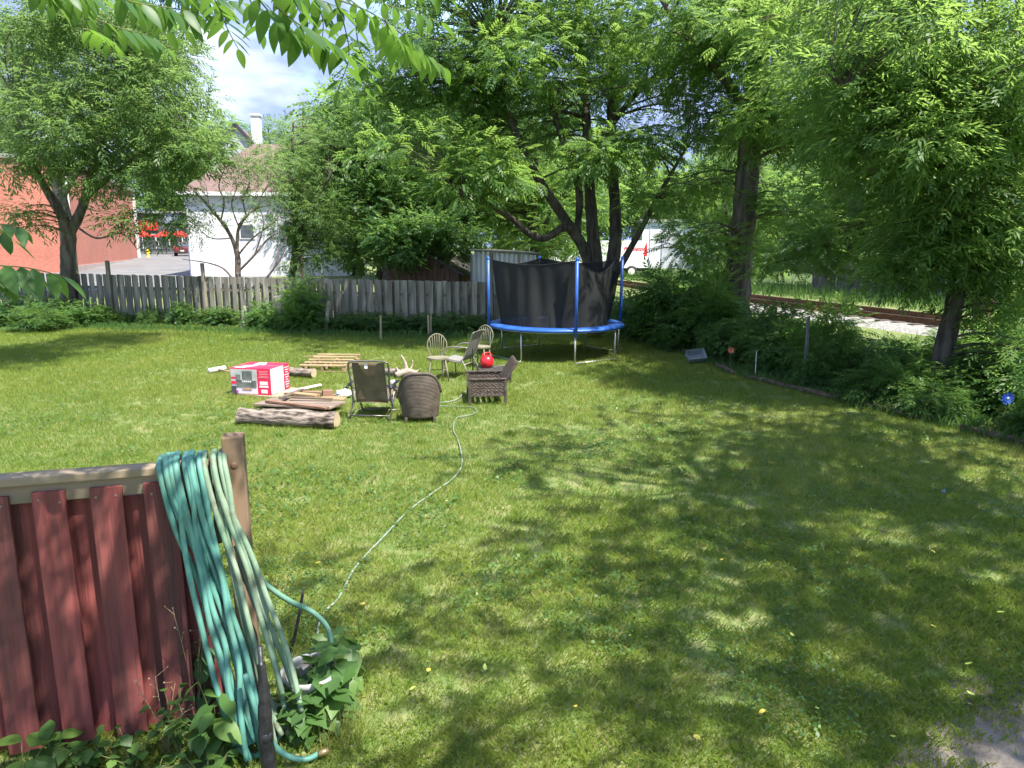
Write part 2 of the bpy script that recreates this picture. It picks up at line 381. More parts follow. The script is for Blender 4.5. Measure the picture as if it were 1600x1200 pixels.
# ---------------------------------------------------------------- lawn grass (blades, one mass)
def make_grass():
    N0 = 1300000
    u = rng.random(N0); y = (2.0 ** 0.85 + u * (24.5 ** 0.85 - 2.0 ** 0.85)) ** (1 / 0.85)
    a = 0.982 * y + 0.45; half = 0.74 * a + 1.7
    x = (rng.random(N0) * 2 - 1) * half
    n1 = vnoise(x, y, 0.9); n2 = vnoise(x, y, 3.1); n3 = vnoise(x, y, 9.0); n4 = vnoise(x + 40, y, 0.45)
    keep = (x < edge_x(y) + 0.35 + 0.25 * (n2 - .5)) & (y < 24.0)
    bare = (n2 * 0.6 + n3 * 0.55)
    keep &= rng.random(N0) < np.clip((bare - 0.20) * 4.5, 0.3, 1)
    d = in_dirt(x, y); keep &= rng.random(N0) < np.clip((d - 0.72 + 0.35 * (n3 - .5)) * 3.2, 0.015, 1)
    keep &= ~((x < -1.4) & (y < 3.05 + 0.27 * (x + 1.4)))         # nothing sown under the near fence
    spots = [(-3.0, 9.9, .55), (-2.2, 11.6, .8), (-3.9, 11.8, .5), (-1.5, 12.0, .5)]
    for sx, sy, sr in spots: keep &= ~((((x - sx) / sr) ** 2 + ((y - sy) / sr) ** 2 < 1) & (rng.random(N0) < 0.35))
    x, y, n1, n2, n3, n4 = (q[keep] for q in (x, y, n1, n2, n3, n4)); n = len(x)
    z = ground_z(x, y)
    far = np.clip(y / 3.5, 0.7, 8)
    h = (0.024 + 0.03 * n1 * rng.random(n) + 0.012 * n2) * (0.7 + 0.6 * rng.random(n)) * np.clip(far ** 0.2, 0.85, 1.5)
    wd = 0.0014 * far ** 0.85 * (0.7 + 0.7 * rng.random(n))
    az = rng.random(n) * 2 * np.pi; lean = h * (0.25 + 0.9 * rng.random(n))
    fa = rng.random(n) * np.pi
    dx, dy = np.cos(az) * lean, np.sin(az) * lean; wx, wy = np.cos(fa) * wd, np.sin(fa) * wd
    v = np.empty((n, 4, 3), np.float32)
    v[:, 0] = np.stack([x - wx, y - wy, z - .004], -1); v[:, 1] = np.stack([x + wx, y + wy, z - .004], -1)
    v[:, 2] = np.stack([x + dx * .45 + wx * .8, y + dy * .45 + wy * .8, z + h * .68], -1)
    v[:, 3] = np.stack([x + dx, y + dy, z + h], -1)
    f1 = np.array([[0, 1, 2], [0, 2, 3]]); near = rng.random(n) < 1 - sstep(3.2, 9.0, y)
    idx = np.arange(n) * 4
    fa_ = (idx[near][:, None, None] + f1[None]).reshape(-1, 3)
    fb_ = idx[~near][:, None] + np.array([[0, 1, 3]])
    r = np.clip(0.40 + 0.28 * (n4 - .5) + 0.30 * (n2 - .5) + rng.normal(0, .13, n), 0, 1)
    straw = rng.random(n) < (0.04 + 0.10 * (n3 < .3)); r[straw] = 0.8 + 0.2 * rng.random(straw.sum())
    me = fast_mesh('grass', v.reshape(-1, 3), np.concatenate([fa_, fb_]), np.concatenate([np.repeat(r[near], 2), r[~near]]))
    tag(obj('grass', me, mt['grass']), 'short mown green grass of the back lawn', 'grass', kind='stuff')
make_grass()

def clover():
    n = 52000; R = np.random.default_rng(23); y = 2.2 + 9.5 * R.random(n) ** 1.5; x = (R.random(n) * 2 - 1) * (.74 * y + .9)
    k = (vnoise(x + 9, y + 3, 1.3) * .65 + vnoise(x, y, 4.7) * .35 > .60) & (x < edge_x(y)) & (in_dirt(x, y) > 1.1) & ~((x < -1.3) & (y < 3.1)); x, y = x[k], y[k]; n = len(x)
    z = ground_z(x, y) + .028 + .03 * R.random(n); s = (.006 + .006 * R.random(n)) * np.clip(y / 4, 1, 1.8); az = R.random(n) * 6.283
    v = np.empty((n, 4, 3)); t = R.normal(0, .35, (n, 2))
    for q, (ca, l) in enumerate(((0, 1.2), (1.57, .9), (3.14, 1.2), (4.71, .9))):
        dx, dy = np.cos(az + ca) * s * l, np.sin(az + ca) * s * l; v[:, q] = np.stack([x + dx, y + dy, z + dx * t[:, 0] + dy * t[:, 1]], -1)
    me = fast_mesh('clover', v.reshape(-1, 3), np.arange(n * 4).reshape(-1, 4), np.clip(R.normal(.5, .25, n), 0, 1))
    tag(obj('clover', me, mt['weed']), 'patches of small round clover leaves in the lawn', 'clover', kind='stuff')
clover()
def tufts():
    R = np.random.default_rng(31); m = 260; ty = 2.6 + 12 * R.random(m) ** 1.3; tx = (R.random(m) * 2 - 1) * (.74 * ty + .5); k = (tx < edge_x(ty) - .2) & (in_dirt(tx, ty) > 1.2) & ~((tx < -1.2) & (ty < 3.3)); tx, ty = tx[k], ty[k]; per = 45; n = len(tx) * per
    x = np.repeat(tx, per) + R.normal(0, .035, n); y = np.repeat(ty, per) + R.normal(0, .035, n); z = ground_z(x, y); h = .05 + .05 * R.random(n); az = R.random(n) * 6.283; l = h * (.3 + .8 * R.random(n)); w = .0016 * np.clip(y / 4, 1, 2.5); fa = R.random(n) * 3.14
    v = np.empty((n, 3, 3)); v[:, 0] = np.stack([x - np.cos(fa) * w, y - np.sin(fa) * w, z], -1); v[:, 1] = np.stack([x + np.cos(fa) * w, y + np.sin(fa) * w, z], -1); v[:, 2] = np.stack([x + np.cos(az) * l, y + np.sin(az) * l, z + h], -1)
    tag(obj('grass_tufts', fast_mesh('grass_tufts', v.reshape(-1, 3), np.arange(n * 3).reshape(-1, 3), np.clip(np.repeat(R.normal(.3, .2, len(tx)), per) + R.normal(0, .1, n), 0, 1)), mt['grass']), 'longer green grass tufts scattered over the lawn', 'grass', kind='stuff')
tufts()

# ---------------------------------------------------------------- foliage
def rhomb(p, d, up, ln, w, fold=0.12):
    d = d / np.linalg.norm(d); s = np.cross(up, d); s = s / np.linalg.norm(s); nn = np.cross(d, s)
    return [p, p + d * ln * .45 + s * w + nn * fold * w, p + d * ln - nn * ln * .10, p + d * ln * .45 - s * w + nn * fold * w]
def t_compound(npair=5, ll=.34, lw=.055, ang=58):
    V = []; 
    for k in range(npair):
        t = .22 + .72 * k / npair; p = np.array([t, 0, .10 * math.sin(t * 2.6) - .14 * t * t])
        for s in (-1, 1):
            a = math.radians(ang - 14 * k / npair); d = np.array([math.cos(a), s * math.sin(a), -.22])
            V += rhomb(p, d, np.array([0, 0, 1.]), ll * (1 - .25 * abs(k - npair * .45) / npair), lw)
    p = np.array([.94, 0, -.06]); V += rhomb(p, np.array([1, 0, -.4]), np.array([0, 0, 1.]), ll * .9, lw)
    return np.array(V)
def t_sprig(n=7, ll=.36, lw=.075, sd=1):
    r = np.random.default_rng(sd); V = []
    for k in range(n):
        t = .12 + .85 * k / (n - 1); p = np.array([t, 0, .05 * math.sin(4 * t) - .12 * t * t]); s = 1 if k % 2 else -1
        a = math.radians(62 - 45 * t + r.uniform(-14, 14)); d = np.array([math.cos(a), s * math.sin(a), r.uniform(-.55, .1)])
        up = np.array([r.uniform(-.4, .4), r.uniform(-.4, .4), 1.]); V += rhomb(p, d, up, ll * r.uniform(.75, 1.15), lw * r.uniform(.8, 1.2))
    return np.array(V)
TPL = {'compound': t_compound(), 'lance': t_sprig(8, .40, .05, 2), 'broad': t_sprig(7, .40, .12, 3), 'round': t_sprig(6, .42, .16, 5)}
def leaf_mesh(name, tpl, pos, dirs, scale, r, seed, tint=0.0, rnd_mul=1.0):
    g = np.random.default_rng(seed); T = TPL[tpl]; n = len(pos); k = len(T)
    d = dirs / np.linalg.norm(dirs, axis=1, keepdims=True)
    up = np.array([0, 0, 1.]) + g.normal(0, .38, (n, 3)); s = np.cross(up, d); s /= np.linalg.norm(s, axis=1, keepdims=True) + 1e-9
    u = np.cross(d, s)
    v = pos[:, None] + (T[None, :, 0, None] * d[:, None] + T[None, :, 1, None] * s[:, None] + T[None, :, 2, None] * u[:, None]) * scale[:, None, None]
    f = np.arange(n * k).reshape(-1, 4)
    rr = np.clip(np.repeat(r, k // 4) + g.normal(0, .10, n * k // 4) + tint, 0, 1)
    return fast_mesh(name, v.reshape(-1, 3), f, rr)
def cloud(regions, clump_r, per, seed, flat=.6):
    """clumps of leaf sprays spread through ellipsoids -> positions, outward directions, clump centres"""
    g = np.random.default_rng(seed); P, D, C, R = [], [], [], []
    for c, rad, n in regions:
        c = np.array(c, float); rad = np.array(rad if hasattr(rad, '__len__') else (rad,) * 3, float)
        for _ in range(n):
            w = g.normal(size=3); w /= np.linalg.norm(w); cc = c + w * rad * g.random() ** (1 / 2.3)
            cr = clump_r * g.uniform(.65, 1.35); m = max(3, int(per * (cr / clump_r) ** 2))
            q = g.normal(size=(m, 3)); q /= np.linalg.norm(q, axis=1, keepdims=True); q *= (g.random((m, 1)) ** .45)
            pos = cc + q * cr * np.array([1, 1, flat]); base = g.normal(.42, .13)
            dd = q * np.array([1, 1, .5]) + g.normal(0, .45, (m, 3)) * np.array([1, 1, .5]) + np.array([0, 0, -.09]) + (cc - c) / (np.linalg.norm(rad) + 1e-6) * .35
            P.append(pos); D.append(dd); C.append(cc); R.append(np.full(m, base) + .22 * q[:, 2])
    return np.concatenate(P), np.concatenate(D), np.array(C), np.concatenate(R)
def make_tree(name, label, stems, regions, tpl, scale, mat, bark, clump_r=.7, per=26, seed=1, group=None, cat='tree', br=.03, flat=.6, twigs=True, crown_name='crown'):
    """stems: list of (points, radii). The first point of the first stem is the foot."""
    foot = Vector(stems[0][0][0]); root = thing(name, label, cat, foot, 0, group)
    SP = []
    for i, (pts, rad) in enumerate(stems):
        cp = catmull(pts, 6); rs = lerp_list(rad, len(cp))
        g = random.Random(seed * 31 + i); rs = [q * g.uniform(.93, 1.07) for q in rs]
        if i == 0: rs[0] *= 1.35; rs[1] *= 1.15
        m = MB().tube(cp, rs, 12 if rad[0] > .08 else 8).shift(foot)
        obj('trunk' if i == 0 else 'limb', m, bark, root, smooth=True); SP += [(p, r) for p, r in zip(cp, rs)]
    if not regions: return root
    P, D, C, R = cloud(regions, clump_r, per, seed, flat); g = np.random.default_rng(seed + 5)
    if twigs:
        S = np.array([tuple(p) for p, _ in SP]); m = MB(); rr = random.Random(seed)
        for c in C:
            dz = S[:, 2] - c[2]; dist = np.linalg.norm(S - c, axis=1) + np.where(dz > 0, dz * 1.2, 0)
            j = int(dist.argmin()); a = Vector(S[j]); b = Vector(c); l = (b - a).length
            if l < .1: continue
            mid = a.lerp(b, .5) + Vector((rr.uniform(-.1, .1) * l, rr.uniform(-.1, .1) * l, .10 * l))
            r0 = min(SP[j][1] * .6, br * (0.5 + l * .35))
            cp = catmull([a, mid, b], 3); m.tube(cp, lerp_list([r0, .004 + r0 * .15], len(cp)), 5, cap=False)
        obj('branches', m.shift(foot), bark, root, smooth=True)['kind'] = 'stuff'
    sc = scale * g.uniform(.7, 1.25, len(P))
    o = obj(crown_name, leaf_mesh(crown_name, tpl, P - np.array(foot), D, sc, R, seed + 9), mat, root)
    return root

def stem(*a): return [W(*p) for p in a]
# -- the many-stemmed walnut behind the trampoline
st = [(stem((926, 520, 19.4), (927, 470, 19.4), (930, 420, 19.4), (926, 360, 19.5), (921, 290, 19.6), (917, 200, 19.8), (908, 90, 20.1), (900, -60, 20.4)), [.28, .25, .21, .17, .145, .125, .10, .06]),
      (stem((926, 460, 19.4), (915, 395, 19.3), (882, 342, 19.0), (848, 290, 18.7), (818, 235, 18.3), (790, 160, 17.9), (770, 60, 17.5)), [.17, .155, .135, .115, .095, .07, .04]),
      (stem((905, 362, 19.2), (880, 356, 18.9), (852, 372, 18.5), (828, 366, 18.2), (795, 338, 17.7), (760, 318, 17.2), (722, 306, 16.8)), [.10, .10, .09, .085, .075, .06, .03]),
      (stem((936, 480, 19.5), (957, 410, 19.7), (962, 350, 19.9), (958, 270, 20.2), (955, 150, 20.6), (960, 20, 21)), [.2, .185, .165, .14, .11, .06]),
      (stem((952, 450, 19.5), (972, 412, 19.3), (1005, 352, 18.9), (1035, 295, 18.4), (1070, 235, 18)), [.10, .09, .075, .06, .03]),
      (stem((900, 372, 19.3), (905, 300, 19.0), (880, 220, 18.5), (862, 170, 18.2)), [.09, .1, .085, .05]),
      (stem((952, 200, 20.3), (1010, 130, 20.4), (1090, 80, 20.5), (1130, 50, 20.6)), [.08, .07, .05, .03])]
make_tree('walnut_tree', 'many-stemmed walnut tree rising behind the trampoline', st,
          [(W(700, 250, 17), (1.9, 1.6, .9), 20), (W(645, 140, 18), (1.7, 1.8, 1.3), 24), (W(760, 110, 17.5), (2.2, 2, 1.6), 30), (W(900, 110, 18.5), (2.6, 2.2, 1.3), 24),
           (W(740, 265, 17), (1.3, 1.1, .4), 8), (W(1010, 215, 18), (1.7, 1.4, .7), 15), (W(1060, 310, 17.5), (.9, .9, .4), 5), (W(1080, 150, 19.5), (2, 1.8, 1.4), 20), (W(700, 20, 18), (2.4, 2.4, 1.6), 26), (W(860, -40, 18.5), (3.2, 3, 1.8), 34), (W(860, 200, 21.5), (2.6, 1.4, 1.0), 22), (W(1000, 110, 21.5), (2.4, 1.4, 1.5), 26), (W(840, 60, 19), (1.8, 1.6, 1.0), 16), (W(930, 250, 17.2), (1.2, .8, .35), 7), (W(960, 40, 20), (1.8, 1.4, .9), 16), (W(790, 190, 20), (1.6, 1.2, .8), 12),
           ((1.5, 19.5, 11), (4.4, 4.2, 2.2), 30)],
          'compound', .38, mt['walnut'], mt['bark_dark'], .7, 34, seed=21, flat=.45)
# -- straight tall trunk right of the walnut
st = [(stem((1150, 520, 18.3), (1153, 440, 18.3), (1163, 330, 18.3), (1172, 220, 18.4), (1185, 100, 18.5), (1205, -40, 18.6), (1215, -200, 18.7)), [.36, .33, .29, .27, .24, .19, .1]),
      (stem((1170, 240, 18.4), (1205, 130, 18), (1240, 30, 17.6), (1262, -60, 17.3)), [.14, .13, .10, .05]),
      (stem((1176, 180, 18.4), (1120, 110, 18.2), (1060, 40, 18), (1010, -40, 17.8)), [.12, .10, .07, .03])]
make_tree('tall_walnut_tree', 'tall straight-trunked walnut tree right of the trampoline', st,
          [(W(1110, 290, 20), (1.3, 1.0, .6), 9), (W(1230, 180, 17), (2.0, 1.7, 1.3), 26), (W(1090, 60, 18), (2, 1.8, 1.3), 26), (W(1120, 200, 20.5), (1.6, 1.2, 1.0), 16), (W(1130, 20, 20.5), (2.0, 1.4, 1.0), 18), (W(1240, 60, 19.5), (1.6, 1.2, 1.0), 14), (W(1300, 80, 17), (2.2, 2, 1.6), 28), (W(1180, 20, 17), (2, 2, 1.2), 18),
           (W(1085, 375, 17), (.8, .7, .6), 6), (W(1255, 320, 17.5), (1.3, 1.0, .45), 8), ((6.8, 18.3, 11), (4.0, 3.8, 2.0), 24)],
          'compound', .38, mt['walnut'], mt['bark'], .7, 34, seed=33, flat=.45)
# -- the two dark trees at the right
st = [(stem((1462, 640, 11.2), (1472, 560, 11.3), (1492, 470, 11.4), (1502, 380, 11.5), (1512, 280, 11.6), (1530, 150, 11.8), (1560, -30, 12)), [.17, .15, .13, .11, .10, .075, .04]),
      (stem((1505, 350, 11.5), (1440, 250, 11.2), (1370, 180, 10.9), (1300, 120, 10.6)), [.06, .05, .04, .02])]
make_tree('manitoba_maple_tree', 'leaning dark-leaved tree at the right edge of the lawn', st,
          [(W(1470, 345, 11), (1.0, 1.0, .5), 22), (W(1570, 310, 11), (1.0, 1.0, .8), 22), (W(1440, 220, 10.8), (1.3, 1.2, .8), 34), (W(1560, 130, 10.8), (1.3, 1.3, .9), 34), (W(1400, 80, 10.8), (1.4, 1.4, .9), 34),
           (W(1575, 450, 11), (.55, .6, .55), 14), (W(1535, 395, 11), (.5, .5, .3), 9), (W(1435, 395, 11), (.4, .5, .3), 6), (W(1600, 560, 10.6), (.4, .5, .4), 6), (W(1420, 420, 11), (.35, .4, .3), 5), (W(1500, -40, 11), (1.9, 1.8, .9), 22), ((7.2, 11.5, 8.4), (3.0, 3.0, 1.2), 12)],
          'lance', .36, mt['ash'], mt['bark_dark'], .5, 31, seed=44)
st = [(stem((1545, 600, 14.5), (1538, 480, 14.5), (1532, 380, 14.5), (1530, 300, 14.5), (1548, 180, 14.5), (1590, 40, 14.5), (1610, -120, 14.6)), [.24, .22, .2, .19, .17, .12, .06]),
      (stem((1545, 200, 14.5), (1480, 150, 14.3), (1400, 110, 14), (1330, 40, 13.6)), [.08, .07, .05, .02])]
make_tree('ash_tree', 'reddish-barked tree standing behind the leaning tree', st,
          [(W(1390, 290, 14), (1.5, 1.2, .55), 16), (W(1350, 150, 14), (1.7, 1.5, 1.0), 30), (W(1480, 100, 14), (2, 1.6, 1.2), 28), (W(1305, 375, 14.3), (.75, .6, .6), 14), (W(1400, 395, 13.6), (.6, .5, .35), 8), (W(1230, 395, 15.5), (.5, .5, .45), 6), (W(1300, 20, 14), (2, 1.8, 1), 24), (W(1580, 230, 14), (1.4, 1.2, .9), 14), ((10.5, 14.5, 9.8), (3.2, 3.0, 1.6), 14)],
          'compound', .34, mt['ash'], M('bark_red', (0.07, 0.04, 0.03), (0.20, 0.12, 0.085), 9, (1, 1, .2), .9, 1.0), .6, 32, seed=55)
# -- shade tree standing off to the right, its crown over the near lawn
st = [([(8.6, 3.2, -.05), (8.5, 3.2, 2), (8.3, 3.1, 4), (7.8, 3.2, 6.5), (7.2, 3.4, 9.5)], [.3, .27, .24, .18, .08]),
      ([(8.4, 3.2, 4), (6.8, 3.8, 5.8), (5.2, 4.3, 7.2)], [.15, .11, .05]), ([(8.4, 3.2, 4), (7.0, 1.8, 6.0), (5.5, 0.8, 7.2)], [.13, .1, .05])]
make_tree('shade_maple_tree', 'broad maple off to the right shading the near lawn', st,
          [((6.0, 4.6, 8.2), (2.9, 2.9, 1.3), 62), ((6.4, 1.8, 8.2), (2.9, 2.7, 1.3), 58), ((8.2, 6.5, 8.0), (2.3, 2.5, 1.2), 34)], 'broad', .36, mt['ash'], mt['bark'], .9, 14, seed=66)
# -- walnut whose boughs hang into the top of the view
near_tree = [([(3.2, -2.6, -.05), (3.1, -2.5, 1.5), (2.8, -2.2, 3.2), (2.2, -1.6, 4.8), (1.4, -.6, 6.2)], [.26, .23, .19, .14, .06]),
      ([(2.6, -2, 3.8), (1.4, -.6, 4.6), (.2, 1.0, 4.7), (-.6, 2.4, 4.3), (-1.0, 3.2, 3.75)], [.11, .08, .05, .03, .012]),
      ([(1.4, -.6, 4.6), (0.0, .2, 5.0), (-1.6, 1.4, 4.7), (-2.3, 2.7, 4.1)], [.06, .05, .035, .012])]
WALNUT_NEAR = make_tree('overhanging_walnut_tree', 'walnut tree whose leafy boughs hang into the top of the view', near_tree,
          [((1.5, -.3, 6.0), (1.7, 1.4, .7), 10), ((-.1, .6, 5.6), (1.2, .9, .5), 4), ((2.4, 1.8, 6.2), (1.7, 1.5, .7), 11), ((-1.0, 1.9, 4.5), (1.6, .45, .35), 14), ((-.4, 1.2, 5.2), (1.0, .5, .3), 4)], 'compound', .30, mt['walnut'], mt['bark'], .5, 15, seed=77)
# -- left: forked tree before the fence, and the tree out of frame that shades the left lawn
st = [(stem((106, 492, 22.9), (107, 440, 22.9), (106, 395, 22.9), (107, 362, 22.9), (90, 325, 22.7), (66, 285, 22.5), (40, 230, 22.2), (20, 150, 22)), [.25, .235, .22, .2, .14, .11, .08, .04]),
      (stem((107, 368, 22.9), (124, 335, 22.9), (138, 295, 22.9), (150, 240, 22.9), (175, 170, 22.9), (200, 90, 22.9)), [.16, .15, .12, .1, .07, .04]),
      (stem((130, 315, 22.9), (180, 270, 22.6), (230, 235, 22.3), (290, 210, 22)), [.07, .06, .045, .02]),
      (stem((115, 350, 22.9), (150, 372, 22.4), (190, 365, 22.2), (215, 390, 22)), [.035, .03, .022, .01])]
make_tree('forked_tree', 'forked leafy tree standing against the back fence at left', st,
          [(W(60, 235, 22), (1.6, 1.4, .9), 15), (W(160, 265, 22), (1.6, 1.3, .7), 15), (W(255, 255, 22), (1.3, 1.2, .9), 15), (W(250, 330, 21.6), (.8, .7, .5), 6), (W(190, 345, 21.8), (.7, .7, .4), 4), (W(40, 345, 22), (1.0, .9, .5), 6),
           (W(110, 140, 22), (2.4, 1.8, 1.1), 22), (W(240, 150, 22), (1.7, 1.5, 1.2), 20), (W(60, 60, 22), (2.2, 1.8, 1.1), 18), (W(150, 40, 22), (2.4, 1.8, 1.2), 20), (W(240, 55, 22), (1.2, 1.0, .9), 14), (W(300, 235, 21.5), (.9, .9, .7), 12), (W(265, 120, 21.8), (.6, .8, .9), 10), (W(315, 195, 21.8), (.4, .5, .35), 4), (W(200, 210, 21), (2.2, 1.2, .8), 12), (W(80, 190, 21), (2.0, 1.2, .9), 12)],
          'lance', .46, mt['willow'], mt['bark'], .6, 24, seed=88)
st = [([(-11.2, 9.6, -.05), (-11.1, 9.6, 2), (-10.7, 10.0, 4.4), (-10.0, 10.6, 6.5), (-9.2, 11.2, 9)], [.28, .25, .2, .14, .06]), ([(-10.5, 10.2, 5.2), (-9.2, 11.6, 7.4), (-7.8, 12.8, 8.8)], [.13, .10, .04])]
make_tree('left_shade_tree', 'leafy tree at far left shading the corner of the lawn', st,
          [((-7.6, 13.0, 9.2), (2.0, 2.2, .7), 24), ((-9.6, 11.4, 9.0), (1.8, 1.6, .9), 16), ((-6.6, 15.2, 9.8), (1.6, 1.4, .7), 12)], 'lance', .45, mt['willow'], mt['bark'], .65, 36, seed=99)
b0 = W(108, 425, 29); b0.z = gz(b0.x, b0.y) - .05
make_tree('tall_left_tree', 'tall fine-leaved tree behind the back fence at the upper left', [([b0, b0 + Vector((.1, 0, 3)), b0 + Vector((-.2, .1, 6)), b0 + Vector((.3, 0, 9.5))], [.3, .25, .18, .06]), ([b0 + Vector((0, 0, 4)), b0 + Vector((1.6, 0, 6)), b0 + Vector((3.2, 0, 7.4))], [.12, .09, .04])],
          [(W(90, 70, 29), (3.6, 1.8, 1.9), 46), (W(230, 90, 29), (2.0, 1.6, 2.0), 36), (W(150, 190, 28.5), (3.0, 1.4, 1.0), 26), (W(290, 200, 28.5), (.8, .8, .7), 8), (W(180, -40, 29), (3.8, 2, 1.4), 34), (W(20, 180, 28.5), (1.6, 1.2, 1.2), 14)], 'lance', .5, mt['willow'], mt['bark'], .75, 36, seed=98)
# -- half-dead crooked tree on the fence line
st = [(stem((386, 515, 22.3), (378, 468, 22.3), (372, 430, 22.3), (371, 400, 22.3), (362, 372, 22.3), (345, 345, 22.2), (322, 318, 22.1), (305, 300, 22)), [.13, .11, .09, .08, .06, .05, .035, .015]),
      (stem((371, 398, 22.3), (372, 360, 22.3), (385, 338, 22.2), (402, 325, 22.2), (424, 320, 22.1)), [.05, .05, .04, .03, .012]),
      (stem((372, 425, 22.3), (398, 398, 22.2), (420, 372, 22.2), (440, 362, 22.1)), [.04, .035, .025, .01]),
      (stem((378, 460, 22.3), (355, 425, 22.2), (330, 412, 22.1), (285, 405, 22)), [.035, .03, .022, .008]),
      (stem((345, 345, 22.2), (350, 315, 22.2), (342, 290, 22.2), (352, 262, 22.2)), [.03, .025, .02, .008]),
      (stem((385, 338, 22.2), (380, 310, 22.2), (390, 285, 22.2), (384, 255, 22.2)), [.03, .025, .018, .007]),
      (stem((398, 398, 22.2), (412, 350, 22.2), (405, 318, 22.2), (420, 285, 22.2)), [.025, .02, .015, .006]),
      (stem((386, 508, 22.3), (402, 455, 22.1), (430, 415, 22), (436, 380, 22)), [.05, .04, .03, .01]),
      (stem((362, 372, 22.3), (330, 372, 22.2), (305, 352, 22.1)), [.02, .016, .006]),
      (stem((371, 400, 22.3), (395, 372, 22.3), (430, 345, 22.2), (446, 318, 22.2)), [.03, .026, .02, .007]), (stem((366, 380, 22.3), (352, 350, 22.2), (330, 330, 22.2), (322, 290, 22.1)), [.028, .024, .018, .006]),
      (stem((378, 455, 22.3), (410, 440, 22.1), (440, 402, 22), (448, 370, 22)), [.03, .026, .018, .006]), (stem((372, 352, 22.2), (362, 320, 22.2), (370, 290, 22.2), (362, 262, 22.2)), [.024, .02, .014, .005]), (stem((402, 325, 22.2), (412, 300, 22.2), (432, 280, 22.2)), [.02, .016, .005])]
make_tree('half_dead_tree', 'crooked half-bare tree growing at the back fence', st,
          [(W(305, 340, 21.9), (.7, .5, .7), 15), (W(375, 320, 22.1), (1.4, .6, .7), 22), (W(350, 240, 22), (1.1, .8, .6), 26), (W(395, 265, 22.2), (1.2, .8, .7), 40), (W(400, 480, 21.8), (.5, .4, .4), 5)], 'lance', .3, mt['willow'], M('dry_bark', (.12, .085, .07), (.24, .18, .15), 9), .42, 6, seed=101, br=.012)
# -- dark trees standing just behind the back fence
def bush_tree(name, label, px, Y, regs, seed, tpl='broad', scale=.36, mat='maple', rad=.16, group='dark trees behind the back fence', top=190, clump=.65, per=40):
    b = W(px, 430, Y); b.z = gz(b.x, b.y) - .05
    t = W(px + 6, top, Y); k = b.lerp(t, .4) + Vector((.15, 0, 0))
    return make_tree(name, label, [([b, b.lerp(t, .15), k, b.lerp(t, .7), t], [rad, rad * .9, rad * .75, rad * .5, rad * .2]), ([k, k + Vector((.7, -.3, .9)), k + Vector((1.4, -.6, 2.0))], [rad * .5, rad * .4, rad * .15])],
                     regs, tpl, scale, mt[mat], mt['bark_dark'], clump, per, seed, group)
bush_tree('elm_tree', 'dark leafy tree just behind the back fence, next to the white house', 452, 25.5,
          [(W(470, 260, 25.2), (1.3, 1.2, 1.2), 20), (W(500, 340, 25), (1.2, 1, .9), 13), (W(455, 340, 25), (.6, .5, .9), 12), (W(490, 400, 25), (.8, .5, .4), 8), (W(500, 215, 26), (1.4, 1.2, .8), 14)], 111, 'lance', .34, 'willow')
bush_tree('elm_tree', 'dense dark tree behind the fence over the brown shed', 590, 27.0,
          [(W(580, 300, 26.5), (1.9, 1.5, 1.8), 40), (W(560, 395, 26), (1.0, .8, .5), 8), (W(610, 200, 27), (2.2, 1.6, 1.3), 36), (W(545, 230, 27), (1.3, 1.2, 1.2), 18), (W(530, 170, 28), (1.0, 1.0, .8), 9)], 112)
bush_tree('elm_tree', 'shaded tree between the brown shed and the metal shed', 672, 28.0,
          [(W(670, 365, 24.2), (1.6, .7, .6), 24), (W(620, 385, 24.0), (.9, .6, .6), 12), (W(690, 270, 27.5), (2.0, 1.5, 1.2), 30), (W(740, 330, 28), (1.2, 1.2, .9), 14)], 113)
bush_tree('slender_tree', 'slim tree with bare crown tips against the sky', 468, 33.0,
          [(W(475, 215, 33), (1.0, 1, .9), 8), (W(500, 190, 33), (1.0, 1, .8), 7)], 114, 'lance', .4, 'willow', .12, None, 158, .5, 18)

# -- generic background trees (each a tree of its own, sharing meshes)
def generic(seed, tpl, mat, label, H=9.0, Rr=3.4, n=70, per=34, sc=.55):
    st_ = [([(0, 0, 0), (.05, 0, H * .25), (-.05, .1, H * .5), (.1, 0, H * .85)], [.28, .24, .17, .05]),
           ([(0, 0, H * .3), (Rr * .35, .3, H * .5), (Rr * .6, .3, H * .62)], [.12, .09, .04]), ([(0, 0, H * .35), (-Rr * .35, -.2, H * .55), (-Rr * .55, -.4, H * .7)], [.12, .09, .04])]
    return make_tree('background_tree', label, st_, [((0, 0, H * .58), (Rr, Rr, H * .34), n), ((Rr * .3, 0, H * .28), (Rr * .7, Rr * .7, H * .12), n // 6)], tpl, sc, mt[mat], mt['bark_dark'], .95, per, seed, 'trees in the background')
bgA = generic(201, 'broad', 'ash', 'x'); bgB = generic(202, 'compound', 'walnut', 'x'); bgC = generic(203, 'lance', 'willow', 'x', 10, 3.0)
